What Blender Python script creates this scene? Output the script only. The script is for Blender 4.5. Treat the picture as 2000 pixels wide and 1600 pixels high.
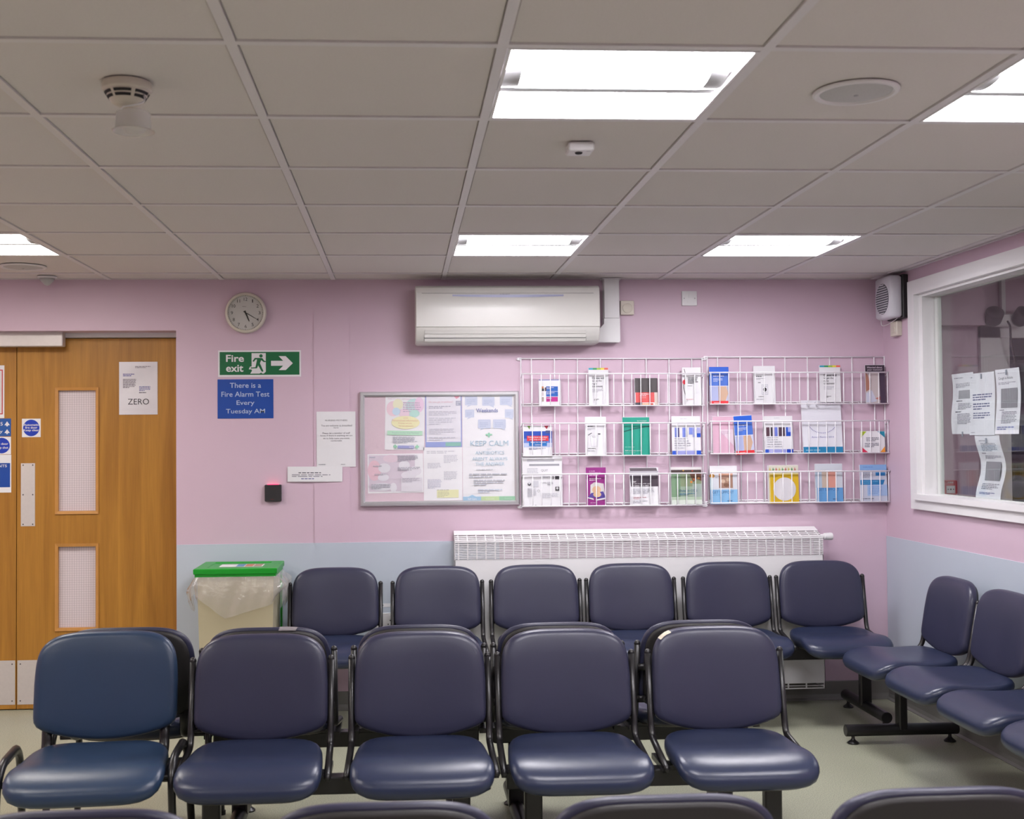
import bpy, math, random
from mathutils import Vector, Matrix
random.seed(7)
SC = bpy.context.scene
for o in list(bpy.data.objects): bpy.data.objects.remove(o)
PI = math.pi

# ------------------------------------------------------------------ camera
ZC = 1.455                                   # eye height
CAM = dict(f=2296.96, cx=920.78, cy=800.0, yaw=.05877, pitch=.02528, roll=.00823)
def _rot():
    cyw, syw = math.cos(CAM['yaw']), math.sin(CAM['yaw'])
    cp, sp = math.cos(CAM['pitch']), math.sin(CAM['pitch'])
    rz = Matrix(((cyw, -syw, 0), (syw, cyw, 0), (0, 0, 1)))
    rp = Matrix(((1, 0, 0), (0, cp, sp), (0, -sp, cp)))
    return rp @ rz
RW = _rot(); RT = RW.transposed()
cr, sr = math.cos(CAM['roll']), math.sin(CAM['roll'])
cam_d = bpy.data.cameras.new('camera'); cam = bpy.data.objects.new('camera', cam_d)
SC.collection.objects.link(cam); SC.camera = cam
right = RT @ Vector((cr, 0, -sr)); up = RT @ Vector((sr, 0, cr)); fwd = RT @ Vector((0, 1, 0))
m = Matrix.Identity(4)
for i in range(3):
    m[i][0] = right[i]; m[i][1] = up[i]; m[i][2] = -fwd[i]
m[2][3] = ZC
cam.matrix_world = m
cam_d.sensor_width = 36; cam_d.lens = CAM['f'] / 2000 * 36
cam_d.shift_x = (1000 - CAM['cx']) / 2000; cam_d.shift_y = (CAM['cy'] - 800) / 2000
cam_d.clip_start = .02
cam_d.dof.use_dof = True; cam_d.dof.focus_distance = 5.6; cam_d.dof.aperture_fstop = 5.6

# ------------------------------------------------------------------ world, exposure, lamp strengths
w = bpy.data.worlds.new('world'); SC.world = w; w.use_nodes = True
w.node_tree.nodes['Background'].inputs[0].default_value = (.5, .5, .55, 1)
w.node_tree.nodes['Background'].inputs[1].default_value = .0
SC.view_settings.view_transform = 'Standard'; SC.view_settings.look = 'None'
SC.view_settings.gamma = 1; SC.view_settings.exposure = 0.0
SC.view_settings.use_curve_mapping = False
LAMP = 31.0            # radiance of the lamp cover, also put on the reflector wings
LAMP_COL = (.985, .955, 1.0)      # cool tubes
WARM_COL = (1.0, .94, .88)        # warmer tubes on the door side

# ------------------------------------------------------------------ pixel helpers (survey of the photograph)
def ray(x, y):
    u, v = (x - CAM['cx']) / CAM['f'], (y - CAM['cy']) / CAM['f']
    u, v = u * cr - v * sr, u * sr + v * cr
    return RT @ Vector((u, 1, -v))
def onY(x, y, Y): r = ray(x, y); r = r * (Y / r.y); r.z += ZC; return r
def onX(x, y, X): r = ray(x, y); r = r * (X / r.x); r.z += ZC; return r
def onZ(x, y, Z): r = ray(x, y); r = r * ((Z - ZC) / r.z); r.z += ZC; return r

WALL = 6.42; XR = 2.69; CEIL = 2.3295; XL = -3.9; YF = -2.6
DOORY = 6.58

# ------------------------------------------------------------------ materials
def lin(c):
    c /= 255.0
    return c / 12.92 if c <= .04045 else ((c + .055) / 1.055) ** 2.4
def hexl(h):
    h = h.lstrip('#'); return tuple(lin(int(h[i:i + 2], 16)) for i in (0, 2, 4))
_m = {}
def mat(name, col, rough=.5, metal=0.0, noise=None, bump=None, spec=.5, coat=0.0, emit=None, estr=0):
    """principled material with procedural colour noise / bump"""
    if name in _m: return _m[name]
    M = bpy.data.materials.new(name); M.use_nodes = True; _m[name] = M
    nt = M.node_tree; b = nt.nodes['Principled BSDF']
    if isinstance(col, str): col = hexl(col)
    b.inputs['Base Color'].default_value = (*col, 1); b.inputs['Roughness'].default_value = rough
    b.inputs['Metallic'].default_value = metal; b.inputs['Specular IOR Level'].default_value = spec
    b.inputs['Coat Weight'].default_value = coat
    tc = nt.nodes.new('ShaderNodeTexCoord')
    if noise:
        sc, amt = noise
        n = nt.nodes.new('ShaderNodeTexNoise'); n.inputs['Scale'].default_value = sc; n.inputs['Detail'].default_value = 4
        r = nt.nodes.new('ShaderNodeMapRange'); r.inputs[3].default_value = 1 - amt; r.inputs[4].default_value = 1 + amt
        mx = nt.nodes.new('ShaderNodeMix'); mx.data_type = 'RGBA'; mx.blend_type = 'MULTIPLY'; mx.inputs[0].default_value = 1
        nt.links.new(tc.outputs['Object'], n.inputs['Vector']); nt.links.new(n.outputs['Fac'], r.inputs[0])
        mx.inputs[6].default_value = (*col, 1); nt.links.new(r.outputs[0], mx.inputs[7])
        nt.links.new(mx.outputs[2], b.inputs['Base Color'])
    if bump:
        sc, st = bump
        n = nt.nodes.new('ShaderNodeTexNoise'); n.inputs['Scale'].default_value = sc; n.inputs['Detail'].default_value = 3
        bp = nt.nodes.new('ShaderNodeBump'); bp.inputs['Strength'].default_value = st; bp.inputs['Distance'].default_value = .002
        nt.links.new(tc.outputs['Object'], n.inputs['Vector']); nt.links.new(n.outputs['Fac'], bp.inputs['Height'])
        nt.links.new(bp.outputs[0], b.inputs['Normal'])
    if emit:
        b.inputs['Emission Color'].default_value = (*emit, 1); b.inputs['Emission Strength'].default_value = estr
    return M
def ink(h): return mat('ink_' + h, tuple(c * .84 for c in hexl(h)), .45, noise=(30, .03))

PINK = mat('pink_paint', (.595, .44, .535), .5, noise=(3, .02), bump=(220, .08))
PALE = mat('pale_blue_panel', (.475, .53, .605), .4, noise=(3, .02))
WHITEP = mat('white_paint', (.72, .71, .72), .35, noise=(5, .02))
TILE = mat('ceiling_tile', (.70, .655, .635), .9, noise=(160, .05), bump=(300, .35))
GRIDM = mat('grid_metal', (.72, .69, .70), .45, noise=(8, .02))
SKIRT = mat('skirting_vinyl', (.17, .165, .155), .4, noise=(12, .06))
VINYLS = mat('navy_vinyl_top_lit', (.020, .0275, .062), .31, bump=(420, .12), noise=(6, .08))  # same vinyl as the backs; bluer top-lit look put into the colour
VINYL = mat('navy_vinyl', (.027, .028, .058), .36, bump=(420, .12), noise=(6, .08))
VINYL2 = mat('blue_vinyl', (.020, .040, .085), .33, bump=(420, .12), noise=(6, .1))
SHELL = mat('black_shell', (.018, .016, .016), .5, bump=(300, .2), noise=(20, .1))
UNDER = mat('seat_underside', (.16, .15, .14), .6, noise=(20, .08))
BLACK = mat('black_metal', (.012, .011, .012), .32, noise=(30, .1))
STEEL = mat('brushed_steel', (.62, .58, .56), .45, .35, noise=(60, .05))
ALU = mat('aluminium', (.62, .63, .64), .32, .75, noise=(60, .04))
ACW = mat('ac_plastic', (.66, .65, .62), .3, noise=(6, .02))
PLAST = mat('white_plastic', (.70, .69, .70), .35, noise=(9, .02))
CREAM = mat('cream_plastic', (.62, .57, .49), .4, noise=(9, .02))
PAPER = mat('paper', (.72, .715, .74), .6, noise=(25, .015))
WIRE = mat('white_wire', (.86, .85, .88), .3, noise=(20, .02))
RADM = mat('radiator_enamel', (.74, .73, .74), .35, noise=(5, .02))
DARK = mat('dark_void', (.02, .018, .02), .8, noise=(10, .1))
GREEN = mat('green_plastic', (.008, .29, .02), .35, noise=(9, .04))
BEIGE = mat('bin_beige', (.46, .41, .27), .45, noise=(4, .03))

def wood_mat():
    M = bpy.data.materials.new('oak_veneer'); M.use_nodes = True; nt = M.node_tree; b = nt.nodes['Principled BSDF']
    tc = nt.nodes.new('ShaderNodeTexCoord'); mp = nt.nodes.new('ShaderNodeMapping'); mp.inputs['Scale'].default_value = (9, 9, .55)
    n = nt.nodes.new('ShaderNodeTexNoise'); n.inputs['Scale'].default_value = 1.6; n.inputs['Detail'].default_value = 5; n.inputs['Distortion'].default_value = 1.2
    mp2 = nt.nodes.new('ShaderNodeMapping'); mp2.inputs['Scale'].default_value = (160, 160, 5)
    n2 = nt.nodes.new('ShaderNodeTexNoise'); n2.inputs['Scale'].default_value = 1; n2.inputs['Detail'].default_value = 3
    cr_ = nt.nodes.new('ShaderNodeValToRGB')
    cr_.color_ramp.elements[0].position = .3; cr_.color_ramp.elements[0].color = (.33, .145, .022, 1)
    cr_.color_ramp.elements[1].position = .72; cr_.color_ramp.elements[1].color = (.47, .225, .036, 1)
    mx = nt.nodes.new('ShaderNodeMix'); mx.data_type = 'RGBA'; mx.blend_type = 'MULTIPLY'; mx.inputs[0].default_value = .55
    r = nt.nodes.new('ShaderNodeMapRange'); r.inputs[3].default_value = .62; r.inputs[4].default_value = 1.25
    L = nt.links.new
    L(tc.outputs['Object'], mp.inputs[0]); L(mp.outputs[0], n.inputs['Vector']); L(n.outputs['Fac'], cr_.inputs[0])
    L(tc.outputs['Object'], mp2.inputs[0]); L(mp2.outputs[0], n2.inputs['Vector']); L(n2.outputs['Fac'], r.inputs[0])
    L(cr_.outputs[0], mx.inputs[6]); L(r.outputs[0], mx.inputs[7]); L(mx.outputs[2], b.inputs['Base Color'])
    b.inputs['Roughness'].default_value = .42; b.inputs['Specular IOR Level'].default_value = .35
    return M
WOOD = wood_mat()
BEAD = mat('oak_bead', (.50, .235, .055), .4, noise=(30, .12))

def floor_mat():
    M = bpy.data.materials.new('speckled_vinyl_floor'); M.use_nodes = True; nt = M.node_tree; b = nt.nodes['Principled BSDF']
    tc = nt.nodes.new('ShaderNodeTexCoord'); L = nt.links.new
    n = nt.nodes.new('ShaderNodeTexNoise'); n.inputs['Scale'].default_value = 240; n.inputs['Detail'].default_value = 2
    c = nt.nodes.new('ShaderNodeValToRGB'); e = c.color_ramp.elements
    e[0].position = .34; e[0].color = (.19, .195, .145, 1); e[1].position = .66; e[1].color = (.44, .45, .335, 1)
    k = e.new(.48); k.color = (.33, .34, .25, 1)
    n2 = nt.nodes.new('ShaderNodeTexNoise'); n2.inputs['Scale'].default_value = 1.5; n2.inputs['Detail'].default_value = 3
    r = nt.nodes.new('ShaderNodeMapRange'); r.inputs[3].default_value = .85; r.inputs[4].default_value = 1.12
    mx = nt.nodes.new('ShaderNodeMix'); mx.data_type = 'RGBA'; mx.blend_type = 'MULTIPLY'; mx.inputs[0].default_value = 1
    L(tc.outputs['Object'], n.inputs['Vector']); L(n.outputs['Fac'], c.inputs[0])
    L(tc.outputs['Object'], n2.inputs['Vector']); L(n2.outputs['Fac'], r.inputs[0])
    L(c.outputs[0], mx.inputs[6]); L(r.outputs[0], mx.inputs[7]); L(mx.outputs[2], b.inputs['Base Color'])
    b.inputs['Roughness'].default_value = .33
    return M
FLOOR = floor_mat()

def wired_glass_mat():
    M = bpy.data.materials.new('wired_obscure_glass'); M.use_nodes = True; nt = M.node_tree; b = nt.nodes['Principled BSDF']; L = nt.links.new
    tc = nt.nodes.new('ShaderNodeTexCoord'); sp = nt.nodes.new('ShaderNodeSeparateXYZ'); L(tc.outputs['Object'], sp.inputs[0])
    outs = []
    for ax in (0, 2):
        mm = nt.nodes.new('ShaderNodeMath'); mm.operation = 'MULTIPLY'; mm.inputs[1].default_value = 1 / .0127; L(sp.outputs[ax], mm.inputs[0])
        fr = nt.nodes.new('ShaderNodeMath'); fr.operation = 'FRACT'; L(mm.outputs[0], fr.inputs[0])
        lt = nt.nodes.new('ShaderNodeMath'); lt.operation = 'LESS_THAN'; lt.inputs[1].default_value = .14 if ax == 0 else .09; L(fr.outputs[0], lt.inputs[0])
        outs.append(lt)
    mx = nt.nodes.new('ShaderNodeMath'); mx.operation = 'MAXIMUM'; L(outs[0].outputs[0], mx.inputs[0]); L(outs[1].outputs[0], mx.inputs[1])
    c = nt.nodes.new('ShaderNodeMix'); c.data_type = 'RGBA'; c.inputs[6].default_value = (.66, .58, .61, 1); c.inputs[7].default_value = (.40, .35, .37, 1)
    L(mx.outputs[0], c.inputs[0]); L(c.outputs[2], b.inputs['Base Color']); b.inputs['Roughness'].default_value = .25
    return M
WGLASS = wired_glass_mat()

def clear_mat(name, tint, rough, ior, base=0.0, white=0.0, bump=None):
    """clear sheet: fresnel mix of transparent and glossy, optional milky diffuse share"""
    M = bpy.data.materials.new(name); M.use_nodes = True; nt = M.node_tree; L = nt.links.new
    nt.nodes.remove(nt.nodes['Principled BSDF']); out = nt.nodes['Material Output']
    tr = nt.nodes.new('ShaderNodeBsdfTransparent'); tr.inputs[0].default_value = (*tint, 1)
    gl = nt.nodes.new('ShaderNodeBsdfGlossy'); gl.inputs['Roughness'].default_value = rough
    lw = nt.nodes.new('ShaderNodeLayerWeight'); pw = nt.nodes.new('ShaderNodeMath'); pw.operation = 'POWER'; pw.inputs[1].default_value = 5.0   # Schlick reflectance
    r0 = ((ior - 1) / (ior + 1)) ** 2; fr = nt.nodes.new('ShaderNodeMath'); fr.operation = 'MULTIPLY_ADD'; fr.inputs[1].default_value = 1 - r0; fr.inputs[2].default_value = r0
    L(lw.outputs['Facing'], pw.inputs[0]); L(pw.outputs[0], fr.inputs[0])
    mx = nt.nodes.new('ShaderNodeMixShader')
    ad = nt.nodes.new('ShaderNodeMath'); ad.operation = 'ADD'; ad.inputs[1].default_value = base; ad.use_clamp = True
    L(fr.outputs[0], ad.inputs[0]); L(ad.outputs[0], mx.inputs[0]); L(tr.outputs[0], mx.inputs[1]); L(gl.outputs[0], mx.inputs[2])
    last = mx
    if white:
        df = nt.nodes.new('ShaderNodeBsdfDiffuse'); df.inputs[0].default_value = (.85, .83, .83, 1)
        m2 = nt.nodes.new('ShaderNodeMixShader'); m2.inputs[0].default_value = white
        L(mx.outputs[0], m2.inputs[1]); L(df.outputs[0], m2.inputs[2]); last = m2
    if bump:
        tc = nt.nodes.new('ShaderNodeTexCoord'); n = nt.nodes.new('ShaderNodeTexNoise'); n.inputs['Scale'].default_value = bump; n.inputs['Detail'].default_value = 3
        bp = nt.nodes.new('ShaderNodeBump'); bp.inputs['Strength'].default_value = .6; bp.inputs['Distance'].default_value = .01
        L(tc.outputs['Object'], n.inputs['Vector']); L(n.outputs['Fac'], bp.inputs['Height']); L(bp.outputs[0], gl.inputs['Normal']); L(bp.outputs[0], lw.inputs['Normal'])
    L(last.outputs[0], out.inputs[0])
    return M
GLASS = clear_mat('window_glass', (.93, .95, .95), .0, 1.5)
FILM = clear_mat('plastic_film', (.95, .94, .93), .12, 1.45, .05, .20, bump=38)
CUP = clear_mat('clear_cup_plastic', (.97, .96, .95), .15, 1.4, .03, .30)
EMIT = mat('lamp_and_wing_glow', (.8, .8, .8), .5, noise=(5, .01), emit=LAMP_COL, estr=LAMP)
EMITW = mat('lamp_and_wing_glow_warm', (.8, .8, .8), .5, noise=(5, .01), emit=WARM_COL, estr=LAMP * .72)
EMIT2 = mat('added_office_lamp', (.8, .8, .8), .5, noise=(5, .01), emit=(1, .97, .95), estr=14)

# ------------------------------------------------------------------ mesh helpers
class MB:
    def __init__(s): s.v = []; s.f = []
    def add(s, vs, fs):
        b = len(s.v); s.v += [tuple(p) for p in vs]; s.f += [tuple(b + i for i in f) for f in fs]; return s
    def box(s, x0, x1, y0, y1, z0, z1):
        return s.add([(x0, y0, z0), (x1, y0, z0), (x1, y1, z0), (x0, y1, z0), (x0, y0, z1), (x1, y0, z1), (x1, y1, z1), (x0, y1, z1)],
                     [(0, 3, 2, 1), (4, 5, 6, 7), (0, 1, 5, 4), (1, 2, 6, 5), (2, 3, 7, 6), (3, 0, 4, 7)])
    def bbox(s, x0, x1, y0, y1, z0, z1, c):
        """box with chamfered edges"""
        rings = []
        for z, i in ((z0, c), (z0 + c, 0), (z1 - c, 0), (z1, c)):
            a, b_, e, d = x0 + i, x1 - i, y0 + i, y1 - i
            rings.append([(a + c, e, z), (b_ - c, e, z), (b_, e + c, z), (b_, d - c, z), (b_ - c, d, z), (a + c, d, z), (a, d - c, z), (a, e + c, z)])
        return s.loft(rings, True, True)
    def loft(s, rings, cap0=False, cap1=False, closed=True):
        n = len(rings[0]); vs = [p for r in rings for p in r]; fs = []
        for i in range(len(rings) - 1):
            for j in range(n if closed else n - 1):
                k = (j + 1) % n
                fs.append((i * n + j, i * n + k, (i + 1) * n + k, (i + 1) * n + j))
        if cap0: fs.append(tuple(range(n))[::-1])
        if cap1: fs.append(tuple((len(rings) - 1) * n + j for j in range(n)))
        return s.add(vs, fs)
    def tube(s, pts, r, n=8, caps=True, sx=1.0, axis=None):
        pts = [Vector(p) for p in pts]; rings = []; T = (pts[1] - pts[0]).normalized()
        ref = Vector((0, 0, 1)) if abs(T.z) < .9 else Vector((1, 0, 0))
        if axis: ref = Vector(axis)
        N = (ref - T * ref.dot(T)).normalized()
        for i, p in enumerate(pts):
            if i == 0: t = (pts[1] - p).normalized()
            elif i == len(pts) - 1: t = (p - pts[i - 1]).normalized()
            else: t = ((pts[i + 1] - p).normalized() + (p - pts[i - 1]).normalized()).normalized()
            N = (N - t * N.dot(t)).normalized(); B = t.cross(N)
            rings.append([p + N * (math.cos(2 * PI * k / n) * r * sx) + B * (math.sin(2 * PI * k / n) * r) for k in range(n)])
        return s.loft(rings, caps, caps)
    def disc(s, c, r0, axis='z', n=24, h=0.01):
        """short cylinder along axis from c with height h"""
        rings = []
        for d in (0, h):
            R = []
            for k in range(n):
                a = 2 * PI * k / n; p, q = math.cos(a) * r0, math.sin(a) * r0
                R.append({'z': (c[0] + p, c[1] + q, c[2] + d), 'y': (c[0] + p, c[1] + d, c[2] + q), 'x': (c[0] + d, c[1] + p, c[2] + q)}[axis])
            rings.append(R)
        return s.loft(rings, True, True)
    def lathe(s, prof, c=(0, 0, 0), n=28, cap0=True, cap1=True):
        rings = [[(c[0] + r * math.cos(2 * PI * k / n), c[1] + r * math.sin(2 * PI * k / n), c[2] + z) for k in range(n)] for r, z in prof]
        return s.loft(rings, cap0, cap1)
    def prism_x(s, prof, x0, x1):
        return s.loft([[(x0, y, z) for y, z in prof], [(x1, y, z) for y, z in prof]], True, True)
    def quad(s, a, b, c, d): return s.add([a, b, c, d], [(0, 1, 2, 3)])
    def obj(s, name, M, parent=None, smooth=False, loc=None, auto=None):
        me = bpy.data.meshes.new(name); me.from_pydata(s.v, [], s.f); me.update()
        import bmesh
        bm = bmesh.new(); bm.from_mesh(me); bmesh.ops.recalc_face_normals(bm, faces=bm.faces[:]); bm.to_mesh(me); bm.free()
        me.materials.append(M)
        if smooth:
            me.polygons.foreach_set('use_smooth', [True] * len(me.polygons))
            if auto: me.set_sharp_from_angle(angle=math.radians(auto))
        return link(name, me, parent, loc)
def link(name, me, parent=None, loc=None, rot=None):
    o = bpy.data.objects.new(name, me); SC.collection.objects.link(o)
    if parent: o.parent = parent
    if loc: o.location = loc
    if rot: o.rotation_euler = rot
    return o
def tag(o, label=None, cat=None, group=None, kind=None):
    if label: o['label'] = label
    if cat: o['category'] = cat
    if group: o['group'] = group
    if kind: o['kind'] = kind
    return o
def thing(name, label, cat, loc=(0, 0, 0), rot=(0, 0, 0), group=None):
    o = bpy.data.objects.new(name, None); SC.collection.objects.link(o); o.location = loc; o.rotation_euler = rot
    o.empty_display_size = .05
    return tag(o, label, cat, group)
def struct(name, mb, M, label=None, parent=None):
    o = mb.obj(name, M, parent); o['kind'] = 'structure'
    if label: o['label'] = label
    return o
def fillet(pts, rad, n=6):
    pts = [Vector(p) for p in pts]; out = [pts[0]]
    for i in range(1, len(pts) - 1):
        a, b, c = pts[i - 1], pts[i], pts[i + 1]
        d = min(rad, (a - b).length * .48, (c - b).length * .48)
        p, q = b + (a - b).normalized() * d, b + (c - b).normalized() * d
        for k in range(n + 1):
            t = k / n; out.append(p * (1 - t) ** 2 + b * 2 * t * (1 - t) + q * t * t)
    out.append(pts[-1]); return out

# ------------------------------------------------------------------ flat print helpers
_txt = {}
def text_geo(s, bold=0.0):
    key = (s, bold)
    if key in _txt: return _txt[key]
    cu = bpy.data.curves.new('t', 'FONT'); cu.body = s; cu.size = 1; cu.resolution_u = 3; cu.offset = bold
    ob = bpy.data.objects.new('t', cu); SC.collection.objects.link(ob); bpy.context.view_layer.update()
    me = bpy.data.meshes.new_from_object(ob.evaluated_get(bpy.context.evaluated_depsgraph_get()))
    vs = [tuple(v.co) for v in me.vertices]; fs = [tuple(p.vertices) for p in me.polygons]
    bpy.data.objects.remove(ob); bpy.data.curves.remove(cu); bpy.data.meshes.remove(me)
    x0, x1 = min(v[0] for v in vs), max(v[0] for v in vs); y0, y1 = min(v[1] for v in vs), max(v[1] for v in vs)
    g = ([((v[0] - x0) / (x1 - x0), (v[1] - y0) / (y1 - y0)) for v in vs], fs); _txt[key] = g
    return g
def prints(parent, w, h, items, y=0.0, eps=.00025, base=0.0, bend=None):
    """items in u,v (0..1 from top left) laid on the face y of a sheet w x h whose lower edge is z=base"""
    groups = {}
    for i, it in enumerate(items):
        k = it[0]; yy = y - eps * (i + 1)
        def P(u, v):
            return ((u - .5) * w, yy + (bend(u, v) if bend else 0), base + (1 - v) * h)
        if k == 'r':
            _, u0, v0, u1, v1, c = it; g = ('printed_panel', c); vs = [P(u0, v1), P(u1, v1), P(u1, v0), P(u0, v0)]; fs = [(0, 1, 2, 3)]
        elif k == 'p':
            _, pts, c = it; g = ('printed_panel', c); vs = [P(*p) for p in pts]; fs = [tuple(range(len(pts)))]
        elif k == 'c':
            _, u, v, ru, rv, c = it; g = ('printed_panel', c); vs = [P(u + ru * math.cos(2 * PI * a / 28), v + rv * math.sin(2 * PI * a / 28)) for a in range(28)]; fs = [tuple(range(28))]
        elif k == 'o':
            _, u, v, ru, rv, c = it; g = ('printed_panel', c); vs = []; fs = []
            for a in range(24):
                an = 2 * PI * a / 24
                vs += [P(u + ru * math.cos(an), v + rv * math.sin(an)), P(u + ru * .82 * math.cos(an), v + rv * .82 * math.sin(an))]
                j = (a + 1) % 24; fs.append((2 * a, 2 * j, 2 * j + 1, 2 * a + 1))
        elif k == 't':
            s, u0, v0, u1, v1, c = it[1:7]; bold = it[7] if len(it) > 7 else .012
            g = ('lettering', c); gv, gf = text_geo(s, bold); vs = [P(u0 + a * (u1 - u0), v1 + b * (v0 - v1)) for a, b in gv]; fs = gf
        elif k == 'l':
            _, u0, v0, u1, v1, n, c = it; g = ('lettering', c); vs = []; fs = []
            st = (v1 - v0) / n
            for q in range(n):
                e = u1 - (u1 - u0) * (random.uniform(.02, .16) if q < n - 1 else random.uniform(.3, .6)); cu_ = u0
                a = v0 + q * st + st * .22; b = a + st * .5
                while cu_ < e:
                    nx = min(e, cu_ + (u1 - u0) * random.uniform(.06, .22)); o_ = len(vs)
                    vs += [P(cu_, b), P(nx, b), P(nx, a), P(cu_, a)]; fs.append((o_, o_ + 1, o_ + 2, o_ + 3)); cu_ = nx + (u1 - u0) * .025
        groups.setdefault(g, MB()).add(vs, fs)
    for (nm, c), mb in groups.items():
        o = mb.obj(nm, ink(c), parent)
        if nm == 'lettering' or len(mb.f) > 2: o['kind'] = 'stuff'
def sheet(name, label, cat, loc, rot, w, h, items, paper=None, t=.0006, group=None, bend=None, nx=1, nz=1):
    """flat sheet / sign whose lower edge centre is loc, front -y"""
    r = thing(name, label, cat, loc, rot, group); mb = MB()
    B = bend or (lambda u, v: 0)
    if bend:
        nx, nz = max(nx, 6), max(nz, 14)
        F = [[((i / nx - .5) * w, B(i / nx, 1 - j / nz), j / nz * h) for i in range(nx + 1)] for j in range(nz + 1)]
        vs = [p for row in F for p in row] + [(p[0], p[1] + t, p[2]) for row in F for p in row]; n = (nx + 1) * (nz + 1); fs = []
        for j in range(nz):
            for i in range(nx):
                a = j * (nx + 1) + i; q = (a, a + 1, a + nx + 2, a + nx + 1); fs += [q, tuple(n + k for k in q[::-1])]
        mb.add(vs, fs)
    else: mb.box(-w / 2, w / 2, 0, t, 0, h)
    mb.obj('sheet', paper or PAPER, r); prints(r, w, h, items, 0, bend=bend)
    return r

def wall_rect(x0, y0, x1, y1, Y=WALL):
    """pixel rectangle on the plane Y -> centre x, bottom z, width, height"""
    a = onY(x0, (y0 + y1) / 2, Y); b = onY(x1, (y0 + y1) / 2, Y); t = onY((x0 + x1) / 2, y0, Y); bt = onY((x0 + x1) / 2, y1, Y)
    return (a.x + b.x) / 2, bt.z, b.x - a.x, t.z - bt.z
# ==================================================================== ROOM SHELL
dxr = onY(344.2, 850, WALL).x; DZ = onY(200, 646, WALL).z       # door opening right edge / head
DXL = -2.95
T = .2
struct('floor', MB().box(XL - T, XR + 3.4, YF - T, WALL + 1.2, -.1, 0), FLOOR, 'speckled grey-green vinyl floor')
WB = MB()
WB.box(dxr, XR, WALL, WALL + T, 0, CEIL + .25)
WB.box(DXL, dxr, WALL, WALL + T, DZ, CEIL + .25)
WB.box(XL - T, DXL, WALL, WALL + T, 0, CEIL + .25)
struct('wall_back', WB, PINK, 'lavender pink painted back wall')
struct('wall_left', MB().box(XL - T, XL, YF, WALL, 0, CEIL + .25), PINK, 'pink painted left wall')
struct('wall_front', MB().box(XL - T, XR + T, YF - T, YF, 0, CEIL + .25), PINK, 'pink painted wall opposite the noticeboard')
# right wall with the glazed opening
wy0, wy1 = 3.35, 5.93; wz0, wz1 = 1.13, 2.20
RB = MB()
RT_ = .088
RB.box(XR, XR + RT_, wy1, WALL + T, 0, CEIL + .25); RB.box(XR, XR + RT_, YF, wy0, 0, CEIL + .25)
RB.box(XR, XR + RT_, wy0, wy1, 0, wz0); RB.box(XR, XR + RT_, wy0, wy1, wz1, CEIL + .25)
struct('wall_right', RB, PINK, 'pink painted right wall with the office window')
# corridor behind the doors (closed)
struct('wall_corridor', MB().box(DXL - .1, dxr + .1, WALL + .9, WALL + 1.0, 0, CEIL), PINK, 'corridor wall behind the doors')

# wall strip panel and pale protection panels
a = onY(613, 800, WALL).x; b = onY(683, 800, WALL).x
struct('trim_1', MB().box(a, b, WALL - .004, WALL + .001, .1, onY(640, 572, WALL).z), PINK, 'flush boxed strip panel on the pink wall')
dz_ = onY(620, 1060.5, WALL).z; RXL = onY(888, 1060, 6.28).x; RXR = onY(1607, 1060, 6.28).x
struct('trim_2', MB().box(dxr + .002, RXL + .25, WALL - .0065, WALL + .001, .235, dz_), PALE, 'pale blue wall protection panel beside the bin')
struct('trim_3', MB().box(XR - .005, XR + .001, 1.2, WALL - .004, .235, onX(1870, 1074, XR).z), PALE, 'pale blue wall protection panel behind the right bench')
# skirting with cove
def skirt(name, p0, p1, nrm, label):
    prof = [(0, 0), (.024, 0), (.024, .003), (.012, .012), (.006, .03), (.005, .098), (.003, .102), (0, .102)]
    p0, p1, n = Vector(p0), Vector(p1), Vector(nrm)
    struct(name, MB().loft([[p + n * d + Vector((0, 0, z)) for d, z in prof] for p in (p0, p1)], True, True), SKIRT, label)
skirt('baseboard_back', (dxr, WALL, 0), (XR, WALL, 0), (0, -1, 0), 'dark grey coved vinyl skirting under the radiator wall')
skirt('baseboard_right', (XR, YF, 0), (XR, WALL, 0), (-1, 0, 0), 'dark grey coved vinyl skirting on the window wall')
skirt('baseboard_left', (XL, YF, 0), (XL, WALL, 0), (1, 0, 0), 'dark grey coved vinyl skirting on the left wall')

# ------------------------------------------------------------------ ceiling: slab, T bars, tegular tiles
GX, GY, G = -1.571, 2.578 + .012, .6
clg = struct('ceiling', MB().box(XL, XR, YF, WALL, CEIL + .05, CEIL + .25), DARK, 'suspended ceiling of mineral tiles in a metal grid')
TB = .0                                            # bars sit this far above the tile face
cols = [k for k in range(-5, 9)]; rows = [k for k in range(-9, 8)]
lights = [(3, 0), (3, 4), (5, 0), (5, 4), (-1, 4), (-1, 0), (1, -4), (-3, -4), (4, -4), (-4, 2)]
lights = [(3, 0), (3, 4), (5, 0), (5, 4), (-1, 4), (-1, 0), (3, -4), (5, -4), (-1, -4), (-3, 0), (-3, 4)]
def cell(k, g0, lo, hi): return max(lo, g0 + G * k), min(hi, g0 + G * (k + 1))
bar_x = {}; bar_y = {}
for k in cols:
    x = GX + G * k
    if XL + .03 < x < XR - .03: MB().box(x - .012, x + .012, YF, WALL, CEIL + TB, CEIL + .05).obj('grid_bar', GRIDM, clg)
for k in rows:
    y = GY + G * k
    if YF + .03 < y < WALL - .03: MB().box(XL, XR, y - .012, y + .012, CEIL + TB + .0004, CEIL + .05).obj('grid_bar', GRIDM, clg)
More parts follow.
